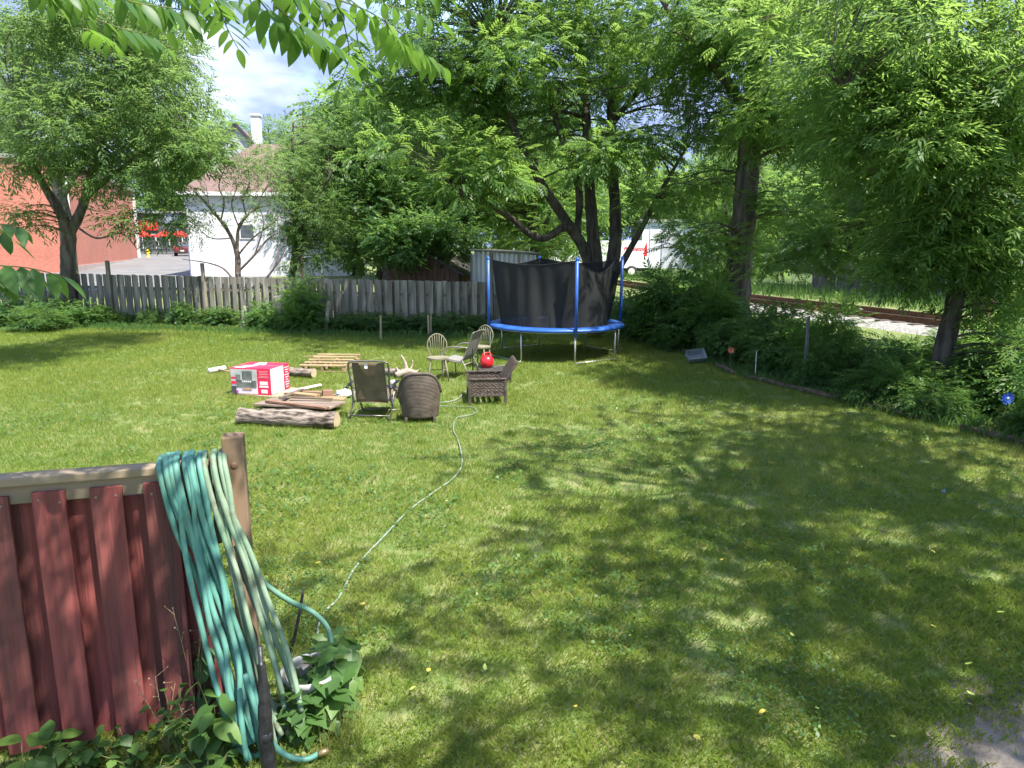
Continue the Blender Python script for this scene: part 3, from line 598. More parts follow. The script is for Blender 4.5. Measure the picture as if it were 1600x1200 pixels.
BG = [(bgA, 1060, 72, 1.3, 'dense tree behind the parked delivery truck, beyond the railway'), (bgB, 990, 70, 1.4, 'tree rising above the white truck in the distance'), (bgC, 1120, 76, 1.4, 'tree above the long white building, left of the tall trunk'),
      (bgA, 1235, 74, 1.4, 'tree above the white building, right of the tall trunk'), (bgB, 1330, 40, 1.3, 'tree over the dark board fence beyond the railway, left end'), (bgC, 1420, 38, 1.25, 'tree over the dark board fence beyond the railway, middle'), (bgA, 1510, 36, 1.3, 'tree over the dark board fence beyond the railway, right end'), (bgB, 1610, 32, 1.3, 'tree past the railway at the right edge of the view'),
      (bgB, 1135, 25.5, .72, 'young walnut between the tall trunk and the railway'), (bgB, 835, 27, .85, 'leafy walnut right behind the trampoline net'), (bgC, 790, 34, 1.0, 'sunlit tree right behind the corrugated metal shed'), (bgA, 850, 44, 1.2, 'tree seen past the left limb of the walnut'), (bgB, 730, 42, 1.2, 'tree seen over the metal shed roof'), (bgA, 610, 40, 1.35, 'tall tree top over the dark fence-line trees'), (bgC, 560, 46, 1.2, 'pale tree top left of the tall tree top, against the sky'),
      (bgA, 298, 120, 2.75, 'distant tree beside the chimney against the sky'), (bgB, 336, 125, 2.8, 'distant tree left of the house gable'), (bgC, 435, 75, 1.5, 'small distant tree right of the house roof'), (bgB, 150, 95, 1.8, 'distant tree over the brick building'), (bgC, 40, 90, 1.9, 'distant tree at far left over the brick building'), (bgA, 930, 66, 1.5, 'far tree seen between the walnut stems'), (bgC, 1180, 62, 1.5, 'far tree behind the tall trunk'), (bgA, 1380, 58, 1.6, 'far tree at right behind the other trees'), (bgB, 1470, 55, 1.6, 'far tree at right behind the leaning tree'), (bgC, 690, 60, 1.5, 'far tree top behind the fence-line trees')]
usedbg = set()
for i, (src, px, Y, s, lab) in enumerate(BG):
    p = W(px, 420, Y); loc = (p.x, p.y, gz(p.x, p.y) - .05)
    if src.name not in usedbg:
        usedbg.add(src.name); src.location = loc; src.rotation_euler.z = i * 1.3; src.scale = (s, s, s); src['label'] = lab
    else: dup(src, loc, i * 1.3, s, lab, 'trees in the background')

# -- shrubs: hedge along the right edge, weeds along the back fence
def shrub_src(seed, tpl, mat, sc, n=16, per=30, cr=.3):
    return make_tree('shrub', 'x', [([(0, 0, -.03), (.03, 0, .3), (.06, .03, .75)], [.03, .025, .012]), ([(0, 0, 0), (-.12, .1, .35), (-.25, .1, .6)], [.02, .016, .008]), ([(0, 0, 0), (.15, -.1, .3), (.28, -.15, .55)], [.02, .016, .008])],
                     [((0, 0, .55), (.45, .45, .40), n), ((0, 0, .2), (.5, .5, .15), n // 3)], tpl, sc, mt[mat], mt['bark_dark'], cr, per, seed, 'hedge shrubs along the right edge of the lawn', 'shrub', .012, .8, True, 'foliage')
sh = [shrub_src(301, 'broad', 'maple', .22), shrub_src(302, 'compound', 'walnut', .30), shrub_src(303, 'lance', 'weed', .24), shrub_src(304, 'round', 'weed', .2)]
HG = [  # px, depth, kind, size (xy, z), label
 (1000, 19.5, 0, (1.3, 1.25), 'shrub tucked behind the right pole of the trampoline'), (1040, 18.2, 1, (1.3, 1.5), 'tall shrub first to the right of the trampoline'), (1080, 17.6, 0, (1.5, 1.9), 'tall dark shrub left of the tall trunk'),
 (1105, 16.6, 1, (1.1, 1.35), 'tall shrub covering the foot of the tall trunk'), (1010, 18.6, 3, (1.1, .8), 'low leafy shrub at the lawn edge right of the trampoline'), (1078, 17.0, 0, (1.3, 1.0), 'low shrub behind the grey tub'), (1200, 16.4, 0, (1.2, 1.2), 'dark shrub right of the tall trunk'),
 (1145, 15.1, 3, (1.0, .8), 'broad-leaved shrub holding the orange flower'), (1200, 14.8, 2, (1.25, 1.15), 'shrub behind the thin white stake'), (1225, 13.9, 0, (1.15, .95), 'shrub left of the metal fence post'), (1290, 13.3, 1, (.95, 1.15), 'feathery shrub right of the metal fence post'), (1300, 12.4, 2, (1.0, .75), 'low shrub in front of the gravel bank'),
 (1345, 12.6, 0, (1.1, .8), 'shrub below the pale gravel bank'), (1400, 11.9, 3, (1.0, .78), 'broad-leaved shrub left of the leaning trunk'), (1380, 11.1, 2, (.9, .55), 'low weeds at the lawn edge left of the leaning trunk'), (1435, 10.9, 0, (.8, .5), 'dark shrub at the foot of the leaning trunk'), (1515, 10.6, 0, (.95, .68), 'dark shrub right of the leaning trunk'), (1548, 10.8, 3, (1.0, .85), 'dark shrub behind the blue flower'),
 (1610, 10.0, 0, (.9, .8), 'dark shrub at the right edge of the view'), (1470, 10.1, 2, (.8, .5), 'low weeds in front of the leaning trunk'), (1630, 9.2, 2, (.5, .3), 'low weeds at the frame edge right of the blue flower'), (1690, 8.7, 1, (.9, 1.0), 'feathery shrub at the right frame edge'),
 (1570, 12.5, 1, (1.1, 1.0), 'tall shrub behind the leaning tree'), (1430, 13.5, 1, (1.0, .55), 'feathery shrub deep behind the leaning trunk'), (1240, 17.5, 0, (1.3, .7), 'shrub on the railway side of the hedge'),(1330, 15.6, 3, (1.2, .5), 'low shrub before the railway gravel'), (1760, 8.2, 0, (1.1, 1.0), 'dark shrub just past the right edge of the view'), (1850, 7.4, 3, (1.1, .9), 'broad-leaved shrub beyond the right edge, nearest the house'), (1420, 10.9, 1, (.75, .6), 'feathery low shrub left of the leaning trunk foot'), (1480, 12.4, 1, (.9, .8), 'feathery shrub behind the leaning trunk'), (985, 23, 0, (1.4, .8), 'shrub far behind the trampoline'), (1060, 24, 1, (1.4, .9), 'feathery shrub far behind the hedge by the railway')]
WD = [(20, 22.0, 0, (1.3, .95)), (75, 21.8, 3, (1.1, .85)), (125, 21.8, 0, (1.1, .8)), (60, 20.6, 2, (1.3, .7)), (150, 21.9, 2, (1.0, .5)), (240, 22.1, 2, (.6, .5)), (287, 22.0, 3, (.7, .65)), (320, 22.0, 2, (.6, .45)), (350, 21.7, 3, (.8, .55)), (415, 21.2, 0, (1.0, .8)), (480, 20.6, 1, (1.05, 1.25)), (455, 20.7, 0, (.8, .8)),
      (535, 20.9, 0, (1.0, .5)), (580, 20.8, 2, (1.0, .5)), (620, 20.6, 0, (1.1, .55)), (665, 20.4, 3, (1.0, .5)), (705, 20.0, 0, (1.1, .6)), (745, 20.0, 2, (1.0, .5)), (190, 22.3, 2, (.7, .3))]
wlab = ['weedy shrub at far left of the back fence', 'broad-leaved weed left of the forked tree', 'dark shrub around the foot of the forked tree', 'low weeds in front of the far-left fence shrubs', 'low weeds right of the forked tree', 'small upright weed against the sunlit fence boards', 'leafy weed second along the sunlit fence boards', 'weed below the fence post with the bare top', 'leafy weed left of the crooked half-bare tree',
        'weed right of the crooked half-bare tree', 'tall feathery shrub growing against the back fence', 'dark shrub beside the leaning loose board', 'weed below the shaded fence, left of the first stake', 'weed beside the first thin stake', 'dark weed between the two thin stakes', 'broad weed behind the hoop-backed chair', 'dark weed right of the pair of stakes', 'weed beside the left pole of the trampoline', 'tiny weeds at the foot of the shaded fence boards']
used = set()
for i, row in enumerate(HG + [w + (l,) for w, l in zip(WD, wlab)]):
    px, Y, k, (sx, sz), lab = row; p = W(px, 520, Y); loc = (p.x, p.y, gz(p.x, p.y)); grp = 'hedge shrubs along the right edge of the lawn' if i < len(HG) else 'weeds along the back fence'
    if k not in used:
        used.add(k); r = sh[k]; r.location = loc; r.rotation_euler.z = i * 1.7; r.scale = (sx, sx, sz); r['label'] = lab; r['group'] = grp
    else: dup(sh[k], loc, i * 1.7, (sx, sx, sz), lab, grp)

# tall unmown grass along the edges (one mass)
def rough_grass():
    n = 20000; t = rng.random(n); k = rng.random(n)
    y1 = 7 + 13 * t; x1 = edge_x(y1) + rng.gamma(1.6, .35, n) + .05 + .3 * (vnoise(y1, y1 * 0, 1.3) - .5)
    x2 = -19 + 19.5 * t; y2 = 22.2 - (x2 + 17) * .2 - rng.gamma(1.3, .28, n) + .3
    x = np.where(k < .5, x1, x2); y = np.where(k < .5, y1, y2); z = ground_z(x, y)
    h = .06 + .17 * rng.random(n) ** 2 * (0.2 + vnoise(x, y, 1.1)); az = rng.random(n) * 6.283; ln = h * (.15 + .6 * rng.random(n)); wd = .003 + .003 * rng.random(n)
    fa = rng.random(n) * 3.14; wx, wy = np.cos(fa) * wd, np.sin(fa) * wd; v = np.empty((n, 4, 3))
    v[:, 0] = np.stack([x - wx, y - wy, z - .01], -1); v[:, 1] = np.stack([x + wx, y + wy, z - .01], -1)
    v[:, 2] = np.stack([x + np.cos(az) * ln * .4 + wx, y + np.sin(az) * ln * .4 + wy, z + h * .65], -1); v[:, 3] = np.stack([x + np.cos(az) * ln, y + np.sin(az) * ln, z + h], -1)
    f = (np.arange(n) * 4)[:, None, None] + np.array([[0, 1, 2], [0, 2, 3]])[None]
    me = fast_mesh('rough_grass', v.reshape(-1, 3), f.reshape(-1, 3), np.repeat(np.clip(rng.normal(.35, .2, n), 0, 1), 2))
    tag(obj('rough_grass', me, mt['weed']), 'long unmown grass along the hedge and fence', 'grass', kind='stuff')
rough_grass()

# ---------------------------------------------------------------- the back fence: board on board, every board a part
mt['greyboard'] = M('grey_board', (0.165, 0.15, 0.12), (0.33, 0.305, 0.255), 7, (1.4, 1.4, .16), .9, .35, rand=.22, dirt=(0.075, 0.085, 0.05), dscale=3.0, dlo=.48, dhi=.8)
mt['post_grey'] = M('post_grey', (0.13, 0.11, 0.085), (0.27, 0.24, 0.19), 8, (1, 1, .15), .9, .4, rand=.15)
def back_fence():
    A = Vector((-21.5, 24.55)); B = Vector((.55, 20.3)); L = (B - A).length; d = (B - A) / L; ang = math.atan2(d.y, d.x)
    t = thing('wooden_fence', 'weathered grey board-on-board fence closing the back of the lawn', 'fence', (0, 0, 0))
    front = [MB().box((0, 0, h / 2), (.145, .02, h)).mesh('fence_board') for h in (1.56, 1.59, 1.53)]
    for m in front: m.materials.append(mt['greyboard'])
    n = int(L / .262)
    for k in range(n):
        for s in (0, 1):
            q = A + d * ((k + .5 * s) * .262 + .1); nrm = Vector((d.y, -d.x)); off = (.03 if s == 0 else -.045)
            q = q + nrm * off; top = 1.58 + (1.36 - 1.58) * (k / n); g_ = gz(q.x, q.y)
            o = obj('board', front[(k * 3 + s) % 3], None, t); o.location = (q.x, q.y, top - 1.49 + random.uniform(-.012, .012) - (.02 if s else 0)); 
            o.rotation_euler = (random.uniform(-.008, .008), random.uniform(-.012, .012), ang + random.uniform(-.03, .03))
    for z0 in (.2, 1.12):
        m = MB()
        a = A; b = B
        m.bar((a.x, a.y, 1.58 - 1.45 + z0), (b.x, b.y, 1.36 - 1.45 + z0), .035, .085); obj('rail', m, mt['post_grey'], t)
    def post(px, topy, w=.1):
        # where the sight line crosses the fence line
        r = ray(px, 430); s = (A.x * r.y - A.y * r.x) / (d.y * r.x - d.x * r.y); q = A + d * s
        z1 = W(px, topy, q.y).z; m = MB().box((0, 0, z1 / 2 + .1), (w, w, z1)); o = obj('post', m, mt['post_grey'], t, bevel=.008); o.location = (q.x + .02, q.y - .085, -.1); o.rotation_euler = (0, 0, ang)
    post(171, 407); post(318, 411, .09); post(610, 440); post(767, 394, .1); post(20, 420)
back_fence()
def leaning_board(px0, py0, px1, py1, Y, label, w=.14):
    a = W(px1, py1, Y - .25); b = W(px0, py0, Y); a.z = gz(a.x, a.y) - .02
    m = MB().bar((0, 0, 0), b - a, w, .022, up=(0, -1, .2)); o = obj('loose_board', m, mt['greyboard']); o.location = a
    tag(o, label, 'board', 'loose boards leaning on the back fence')
leaning_board(432, 462, 444, 512, 20.9, 'loose pale board leaning on the fence beside the tall feathery shrub')
leaning_board(514, 470, 508, 512, 20.6, 'loose grey board leaning on the shaded fence right of the feathery shrub', .1)
leaning_board(384, 478, 376, 514, 21.3, 'short pale board leaning at the foot of the crooked tree', .12)
def stake(px, top, bot, w, col, label, grp=None, cat='stake'):
    a = G(px, bot, .02); b = W(px, top, a.y); m = MB().box((0, 0, (b.z - a.z) / 2), (w, w, b.z - a.z + .02)).box((0, 0, b.z - a.z + .015), (w * .7, w * .7, .02))
    o = obj('garden_stake', m, col); o.location = a; o.rotation_euler = (random.uniform(-.03, .03), random.uniform(-.03, .03), .4); tag(o, label, cat, grp); return o
mt['palewood'] = M('pale_wood', (0.36, 0.29, 0.18), (0.50, 0.42, 0.28), 8, (1, 1, .2), .85, .2)
stake(595, 494, 530, .045, mt['palewood'], 'thin pale stake at the shaded back fence, left of the pair', 'thin stakes at the back fence')
stake(670, 494, 527, .04, mt['palewood'], 'left one of the pair of thin stakes at the back fence', 'thin stakes at the back fence')
stake(674, 494, 526, .04, mt['palewood'], 'right one of the pair of thin stakes at the back fence', 'thin stakes at the back fence')
mt['whitepaint'] = M('white_paint', (0.62, 0.62, 0.58), (0.74, 0.74, 0.72), 5, rough=.6)
stake(1180, 550, 587, .014, mt['whitepaint'], 'thin white stake standing in the right garden bed')
stake(1256, 497, 604, .042, M('galvanised', (0.07, 0.075, 0.075), (0.13, 0.135, 0.13), 6, rough=.6), 'grey metal fence post standing in the hedge', None, 'post')

# edging of the right garden bed: low split logs along the lawn
def edging():
    t = thing('garden_edging', 'low brown wooden edging between the lawn and the hedge', 'edging', (0, 0, 0)); y = 8.4
    mm = M('edging_wood', (0.06, 0.042, 0.03), (0.13, 0.095, 0.07), 6, rough=.9, bump=.5)
    while y < 16.2:
        l = random.uniform(.7, 1.1); x0, x1 = float(edge_x(y)) + .25, float(edge_x(y + l)) + .25
        m = MB().tube([(x0, y, gz(x0, y) + .03), ((x0 + x1) / 2 + random.uniform(-.03, .03), y + l / 2, gz(x0, y) + .04), (x1, y + l, gz(x1, y + l) + .03)], [.05, .055, .048], 8)
        obj('edging_log', m, mm, t, smooth=True); y += l + random.uniform(.03, .5)
edging()

# ---------------------------------------------------------------- the red fence in the foreground
mt['redboard'] = M('red_board', (0.145, 0.033, 0.030), (0.30, 0.080, 0.070), 11, (2.4, 2.4, .10), .72, .5, bscale=30, rand=.16, dirt=(0.075, 0.034, 0.030), dscale=3.4, dlo=.5, dhi=.72, lo=.3, hi=.7)
mt['caprail'] = M('cap_rail_wood', (0.20, 0.14, 0.085), (0.40, 0.31, 0.21), 6, (.15, 1.5, 1.5), .85, .35, dirt=(0.11, 0.09, 0.065), dscale=3.0)
mt['postwood'] = M('post_wood', (0.21, 0.12, 0.06), (0.36, 0.23, 0.13), 7, (1.4, 1.4, .12), .85, .35, dirt=(0.12, 0.10, 0.08), dscale=2.4, dlo=.45, dhi=.7)
NF_D = Vector((.47, .13, 0)).normalized(); NF_A = Vector((-1.365, 3.36, 0)); NF_ANG = math.atan2(NF_D.y, NF_D.x)
def near_fence():
    t = thing('red_fence', 'red painted board fence with a bare wooden cap rail, close at left', 'fence', NF_A, NF_ANG)   # local x runs along the fence, post at 0
    fb = MB().box((0, 0, .69), (.137, .019, 1.30)).mesh('front_board'); bb = MB().box((0, 0, .635), (.178, .019, 1.31)).mesh('back_board')
    fb.materials.append(mt['redboard']); bb.materials.append(mt['redboard'])
    for k in range(12):
        x = -.335 - k * .236
        o = obj('front_board', fb, None, t, bevel=.003); o.location = (x, -.032, random.uniform(-.01, .01)); o.rotation_euler = (0, random.uniform(-.006, .006), 0)
        o = obj('back_board', bb, None, t, bevel=.003); o.location = (x + .118, .034, random.uniform(-.03, .02)); o.rotation_euler = (0, random.uniform(-.006, .006), 0)
    obj('cap_rail', MB().box((-1.55, .012, 1.40), (2.98, .105, .04)), mt['caprail'], t, bevel=.005)
    obj('rail', MB().box((-1.55, .0, 1.3345), (2.96, .04, .089)), mt['caprail'], t, bevel=.004)
    obj('rail', MB().box((-1.55, .066, .09), (2.96, .04, .085)), mt['caprail'], t, bevel=.004)
    post = MB().box((0, .01, .765), (.10, .10, 1.56))
    p = obj('post', post, mt['postwood'], t, bevel=.008)
    nails = M('nail', (.25, .22, .2), None, rough=.5, metal=.7); nm = MB().tube([(0, 0, 0), (0, -.003, 0)], .006, 8).mesh('nail'); nm.materials.append(nails)
    for k in range(8):
        for dx in (-.04, .045):
            n_ = obj('nail', nm, None, t); n_.location = (-.335 - k * .236 + dx, -.0418, 1.30 + random.uniform(-.01, .01))
    obj('knot', MB().ball((0, -.0405, 1.40), (.018, .004, .018), 10, 6), M('knot_wood', (.10, .06, .035), (.2, .12, .07), 20), p, smooth=True)
near_fence()
def nf(x, y, z): return NF_A + NF_D * x + Vector((-NF_D.y, NF_D.x, 0)) * y + Vector((0, 0, z))

# ---------------------------------------------------------------- hoses on the fence and across the lawn
mt['teal'] = M('teal_hose', (0.065, 0.21, 0.17), (0.115, 0.29, 0.235), 3, rough=.5, bump=.06, bscale=120, dirt=(0.06, 0.12, 0.085), dscale=5, dlo=.46, dhi=.8)
mt['pale'] = M('pale_hose', (0.13, 0.22, 0.14), (0.27, 0.34, 0.24), 5, rough=.6, bump=.08, bscale=90, dirt=(0.12, 0.13, 0.08), dscale=9, dlo=.55, dhi=.72)
_hr = random.Random(41)
def hose_strands(m, specs, r):
    """each strand climbs over the cap rail from a short droop behind it and hangs down the front"""
    for (x0, xb, zb, yb, wob) in specs:
        lift = _hr.uniform(0, .022); side = _hr.uniform(-.006, .006); x0 += side
        pts = [nf(x0 - .02, .12, .95), nf(x0 - .01, .10, 1.25), nf(x0, .075, 1.415 + lift), nf(x0 + .005, .02, 1.44 + lift), nf(x0 + .012, -.055 - lift, 1.42 + lift), nf(x0 + .03, -.085 - lift * 1.5, 1.32)]
        n = 6
        for k in range(1, n + 1):
            s = k / n; xx = x0 + .03 + (xb - x0 - .03) * (s ** 1.15) + wob * math.sin(s * 3.1) + _hr.uniform(-.012, .012); yy = -.085 - lift * 1.5 + (yb + .085) * s ** 1.4 - 1.4 * lift * s
            pts.append(nf(xx, yy, 1.32 + (zb - 1.32) * s))
        m.tube(catmull(pts, 5), r, 10)
def hoses():
    m = MB(); R = random.Random(5)
    base = [(-.335, -.02, .05), (-.308, .02, .10), (-.283, -.05, .20), (-.258, .03, .05), (-.232, .05, .12), (-.206, .0, .10), (-.182, .06, .06), (-.16, .07, .16)]
    sp = []
    for i, (x0, xb, zb) in enumerate(base): sp.append((x0, xb + R.uniform(-.03, .03), zb, -.20 - .03 * (i % 4) - .06, R.uniform(-.05, .05)))
    hose_strands(m, sp, .0138)
    # second layer crossing over the first
    sp2 = [(-.322, .06, .06, -.34, .05), (-.272, -.05, .12, -.31, -.04), (-.195, -.01, .08, -.37, .05), (-.17, .02, .10, -.33, -.07)]
    for s in sp2: hose_strands(m, [s], .0138)
    # bottom turns
    for (a, b, zz) in (((.0, -.30), (.04, -.26), .08), ((-.08, -.31), (-.04, -.36), .07)):
        m.tube(catmull([nf(a[0], a[1], .3), nf(a[0] + .02, a[1] - .01, .12), nf((a[0] + b[0]) / 2 + .06, (a[1] + b[1]) / 2, .03), nf(b[0] + .1, b[1], .05), nf(b[0] + .12, b[1], .12)], 6), .0138, 10)
    m.tube(catmull([nf(.02, -.40, .50), nf(.08, -.44, .26), nf(.16, -.45, .10), nf(.26, -.45, .04), nf(.33, -.44, .05)], 6), .0138, 10)
    o = obj('garden_hose', m.shift(NF_A), mt['teal'], smooth=True); o.location = NF_A
    tag(o, 'teal garden hose coiled and draped over the red fence by the post', 'hose')
    cp_ = MB().tube([nf(.325, -.441, .049) - NF_A, nf(.375, -.437, .055) - NF_A], .018, 12); obj('coupling', cp_, M('brass', (.42, .30, .12), (.5, .38, .18), 9, rough=.4, metal=.8), o, smooth=True)
    m = MB(); R = random.Random(8)
    sp = [(-.135, .12, .06, -.30, .04), (-.112, .14, .10, -.27, -.03), (-.092, .19, .16, -.24, .02), (-.07, .17, .06, -.22, .05), (-.048, .24, .22, -.18, -.02)]
    for s in sp: hose_strands(m, [s], .0135)
    hose_strands(m, [(-.10, .26, .22, -.30, .05), (-.06, .15, .10, -.31, -.05)], .0135)
    g1 = [nf(-.02, -.07, 1.0), nf(.04, -.09, .72), nf(.12, -.09, .50)]
    lawn = [(432, 952), (455, 984), (500, 976), (530, 940), (556, 893), (600, 846), (632, 812), (655, 793), (680, 775), (710, 752), (722, 728), (716, 692), (708, 673), (714, 656), (732, 652), (745, 646), (737, 639), (712, 638), (685, 637)]
    pts = g1 + [nf(.20, -.06, .30), nf(.30, .0, .12)] + [Vector((p.x, p.y, gz(p.x, p.y) + .020)) for p in (G(*q) for q in lawn[2:])]
    lm = MB().tube(catmull(pts, 6), .008, 8)
    l2 = [(665, 630), (690, 632), (712, 628), (722, 620), (728, 614), (738, 608)]
    lm.tube(catmull([Vector((p.x, p.y, gz(p.x, p.y) + .022)) for p in (G(*q) for q in l2)], 6), .0095, 8)
    o = obj('garden_hose', lm.shift(NF_A), M('white_hose', (0.17, 0.22, 0.18), (0.24, 0.285, 0.235), 5, rough=.6), smooth=True); o.location = NF_A; tag(o, 'thin pale hose snaking across the lawn towards the chairs', 'hose')
    o = obj('garden_hose', m.shift(NF_A), mt['pale'], smooth=True); o.location = NF_A
    tag(o, 'faded pale green hose hanging over the red fence right beside the post', 'hose')
    m = MB().tube(catmull([nf(.02, -.085, .98), nf(.10, -.08, .80), nf(.22, -.05, .66), nf(.32, -.03, .58), nf(.40, -.02, .46), nf(.41, -.03, .3), nf(.38, -.06, .17)], 6), .0135, 10)
    o = obj('garden_hose', m.shift(NF_A), M('dull_hose', (0.10, 0.22, 0.16), (0.16, 0.30, 0.22), 6, rough=.55), smooth=True); o.location = NF_A
    tag(o, 'dull green hose end curving from the post down into the white bucket', 'hose')
hoses()

# ---------------------------------------------------------------- bucket, poles and weeds at the fence
def bucket():
    c = Vector((-1.045, 3.33, gz(-1.05, 3.33)))
    t = thing('bucket', 'white plastic bucket full of junk beside the fence post', 'bucket', c)
    wp = M('bucket_plastic', (0.36, 0.37, 0.37), (0.48, 0.49, 0.49), 4, rough=.4, dirt=(0.35, 0.33, 0.28), dscale=5)
    obj('pail', MB().lathe([(.0, .0), (.115, .0), (.142, .26), (.146, .262), (.150, .262), (.152, .295), (.146, .30), (.138, .298), (.135, .27), (.108, .02), (0, .02)], 32), wp, t, smooth=True)
    h = MB().tube(catmull([(.15, 0, .25), (.16, -.08, .17), (.08, -.165, .12), (-.08, -.165, .12), (-.16, -.08, .17), (-.15, 0, .25)], 6), .003, 6); obj('handle', h, M('wire', (.4, .4, .4), None, rough=.35, metal=.9), t, smooth=True)
    cols = [(0.45, 0.45, 0.44), (0.62, 0.60, 0.55), (0.35, 0.2, 0.08), (0.5, 0.5, 0.55)]
    R = random.Random(3)
    for k in range(9):
        a = R.uniform(0, 6.28); r = R.uniform(.02, .09); m = MB().box((0, 0, 0), (R.uniform(.03, .07), R.uniform(.02, .05), R.uniform(.01, .03)))
        q = tag(obj('scrap_piece', m, M('scrap%d' % k, cols[k % 4], None, rough=.6)), None); q.parent = t; q.location = (r * math.cos(a), r * math.sin(a), .13 + .012 * k); q.rotation_euler = (R.uniform(-.6, .6), R.uniform(-.6, .6), R.uniform(0, 3))
    m = MB().lathe([(0, .125), (.118, .125)], 20); obj('contents', m, M('murk', (.12, .11, .09), (.2, .19, .16), 20, rough=.9), t)
bucket()
mt['black'] = M('black_plastic', (0.012, 0.013, 0.015), (0.03, 0.03, 0.035), 14, rough=.42, spec=.5, bump=.25, bscale=30)
def black_pole():
    b = Vector((-1.06, 2.72, 0)); t = thing('folded_umbrella', 'black folded patio umbrella standing in front of the hanging hoses', 'umbrella', b)
    n = 14; vv = []; rows = 26
    for j in range(rows):
        s = j / (rows - 1); z = .02 + .70 * s; r0 = .014 + .019 * math.sin(math.pi * min(1, s * 1.02)) ** .7 * (1 - .45 * s)
        for k in range(n):
            a = 2 * math.pi * k / n + s * 1.8; r = r0 * (1 + .22 * math.cos(a * 5 + s * 7)); vv.append((r * math.cos(a) + .004 * math.sin(9 * s), r * math.sin(a), z))
    fs = [(j * n + k, j * n + (k + 1) % n, (j + 1) * n + (k + 1) % n, (j + 1) * n + k) for j in range(rows - 1) for k in range(n)]
    obj('canopy', MB().add(vv, fs), mt['black'], t, smooth=True)
    obj('pole', MB().tube([(0, 0, -.05), (0, 0, .80)], .011, 10), mt['black'], t, smooth=True)
    obj('strap', MB().lathe([(.026, .36), (.030, .365), (.030, .395), (.026, .40)], 16), mt['black'], t, smooth=True)
black_pole()
p0 = G(452, 1022); p1 = W(474, 922, p0.y + .1)
o = obj('metal_rod', MB().tube(catmull([(0, 0, -.03), (p1 - p0) * .5 + Vector((.008, 0, 0)), p1 - p0], 4), [.010] * 7 + [.009, .006], 8), mt['black'], smooth=True); o.location = p0; tag(o, 'thin black rod stuck in the ground behind the bucket', 'rod')
p0 = G(401, 1010); p1 = W(396, 945, p0.y)
# weeds: plants with separate leaves
def leaf_obj_mesh(name, ln, w, curl=.15, lobes=0, nseg=6):
    vv = []; fs = []
    for i in range(nseg + 1):
        t = i / nseg; wd = w * (math.sin(math.pi * t ** .8) ** .9 + .02) * (1 + (lobes * .35 * math.sin(t * 14)))
        z = -curl * ln * t * t
        vv += [(ln * t, -wd, z + .12 * wd), (ln * t, 0, z - .05 * wd), (ln * t, wd, z + .12 * wd)]
    for i in range(nseg): a = i * 3; fs += [(a, a + 3, a + 4, a + 1), (a + 1, a + 4, a + 5, a + 2)]
    me = MB().add(vv, fs).mesh(name, True); at = me.attributes.new('rnd', 'FLOAT', 'FACE'); at.data.foreach_set('value', [.5] * len(fs)); return me
def leaf_variants(name, mat, ln, w, curl, lobes, k=3):
    out = []
    for i in range(k):
        me = leaf_obj_mesh(name, ln, w * (1 + .12 * i), curl + .12 * i, lobes); me.attributes['rnd'].data.foreach_set('value', [(.25, .5, .8)[i % 3]] * len(me.polygons)); me.materials.append(mat); out.append(me)
    return out
LV_ovate = leaf_variants('leaf', mt['weed'], .12, .033, .2, 0)
LV_small = leaf_variants('leaf', mt['weed'], .055, .02, .2, .5)
LV_maple = leaf_variants('leaf', mt['weed'], .11, .036, .3, .7)
mt['stemgreen'] = M('weed_stem', (0.10, 0.13, 0.04), (0.16, 0.17, 0.06), 10, rough=.7); mt['drystem'] = M('dry_stem', (0.22, 0.17, 0.09), (0.34, 0.27, 0.16), 10, rough=.8)
def plant(label, base, h, nst, nleaf, LV, seed, spread=.12, group=None, ls=1.0, droop=0.0, name='weed_plant'):
    R = random.Random(seed); base = Vector(base); t = thing(name, label, 'plant', base, 0, group); m = MB()
    for s in range(nst):
        a = R.uniform(0, 6.28); sp = R.uniform(.2, 1) * spread; hh = h * R.uniform(.6, 1.1)
        top = Vector((math.cos(a) * sp, math.sin(a) * sp, hh)); pts = catmull([(0, 0, -.02), (top.x * .3, top.y * .3, hh * .5), top], 5)
        m.tube(pts, lerp_list([.0035, .0015], len(pts)), 5)
        for k in range(nleaf):
            q = pts[min(len(pts) - 1, int((.25 + .75 * k / max(1, nleaf - 1)) * (len(pts) - 1)))]
            o = obj('leaf', R.choice(LV), None, t); o.location = q; az = k * 2.4 + a + R.uniform(-.4, .4)
            o.rotation_euler = Euler((R.uniform(-.3, .3), R.uniform(-.35, .35) + droop, az), 'XYZ'); sc = ls * R.uniform(.65, 1.15); o.scale = (sc, sc, sc)
    obj('stem', m, mt['stemgreen'], t)
    return t
def gp(px, py, z=0.0): p = G(px, py, z); return Vector((p.x, p.y, gz(p.x, p.y)))
plant('pale green broad-leaved weed at the bottom left corner below the red fence', gp(40, 1240), .20, 4, 4, LV_ovate, 1, .12, 'weeds below the red fence', 1.25)
plant('light green weed with oval leaves at the foot of the red fence, second from left', gp(82, 1195), .16, 3, 4, LV_ovate, 2, .10, 'weeds below the red fence', 1.0)
plant('small-leaved weed at the foot of the red fence below the third red board', gp(150, 1205), .22, 5, 5, LV_small, 3, .14, 'weeds below the red fence', 1.1)
plant('dark weed at the foot of the red fence beside the shaded gap', gp(208, 1215), .22, 5, 6, LV_small, 4, .16, 'weeds below the red fence', 1.1)
plant('bright clover-like weed in front of the last red board', gp(282, 1190), .34, 6, 6, LV_small, 5, .14, 'weeds below the red fence', 1.1)
plant('dark broad-leaved weed left of the black folded umbrella', gp(345, 1190), .42, 6, 6, LV_ovate, 6, .16, 'weeds below the red fence', 1.2, .3)
plant('tall dark weed climbing beside the teal hoses', gp(330, 1130), .55, 4, 6, LV_ovate, 7, .10, 'weeds below the red fence', 1.2, .5)
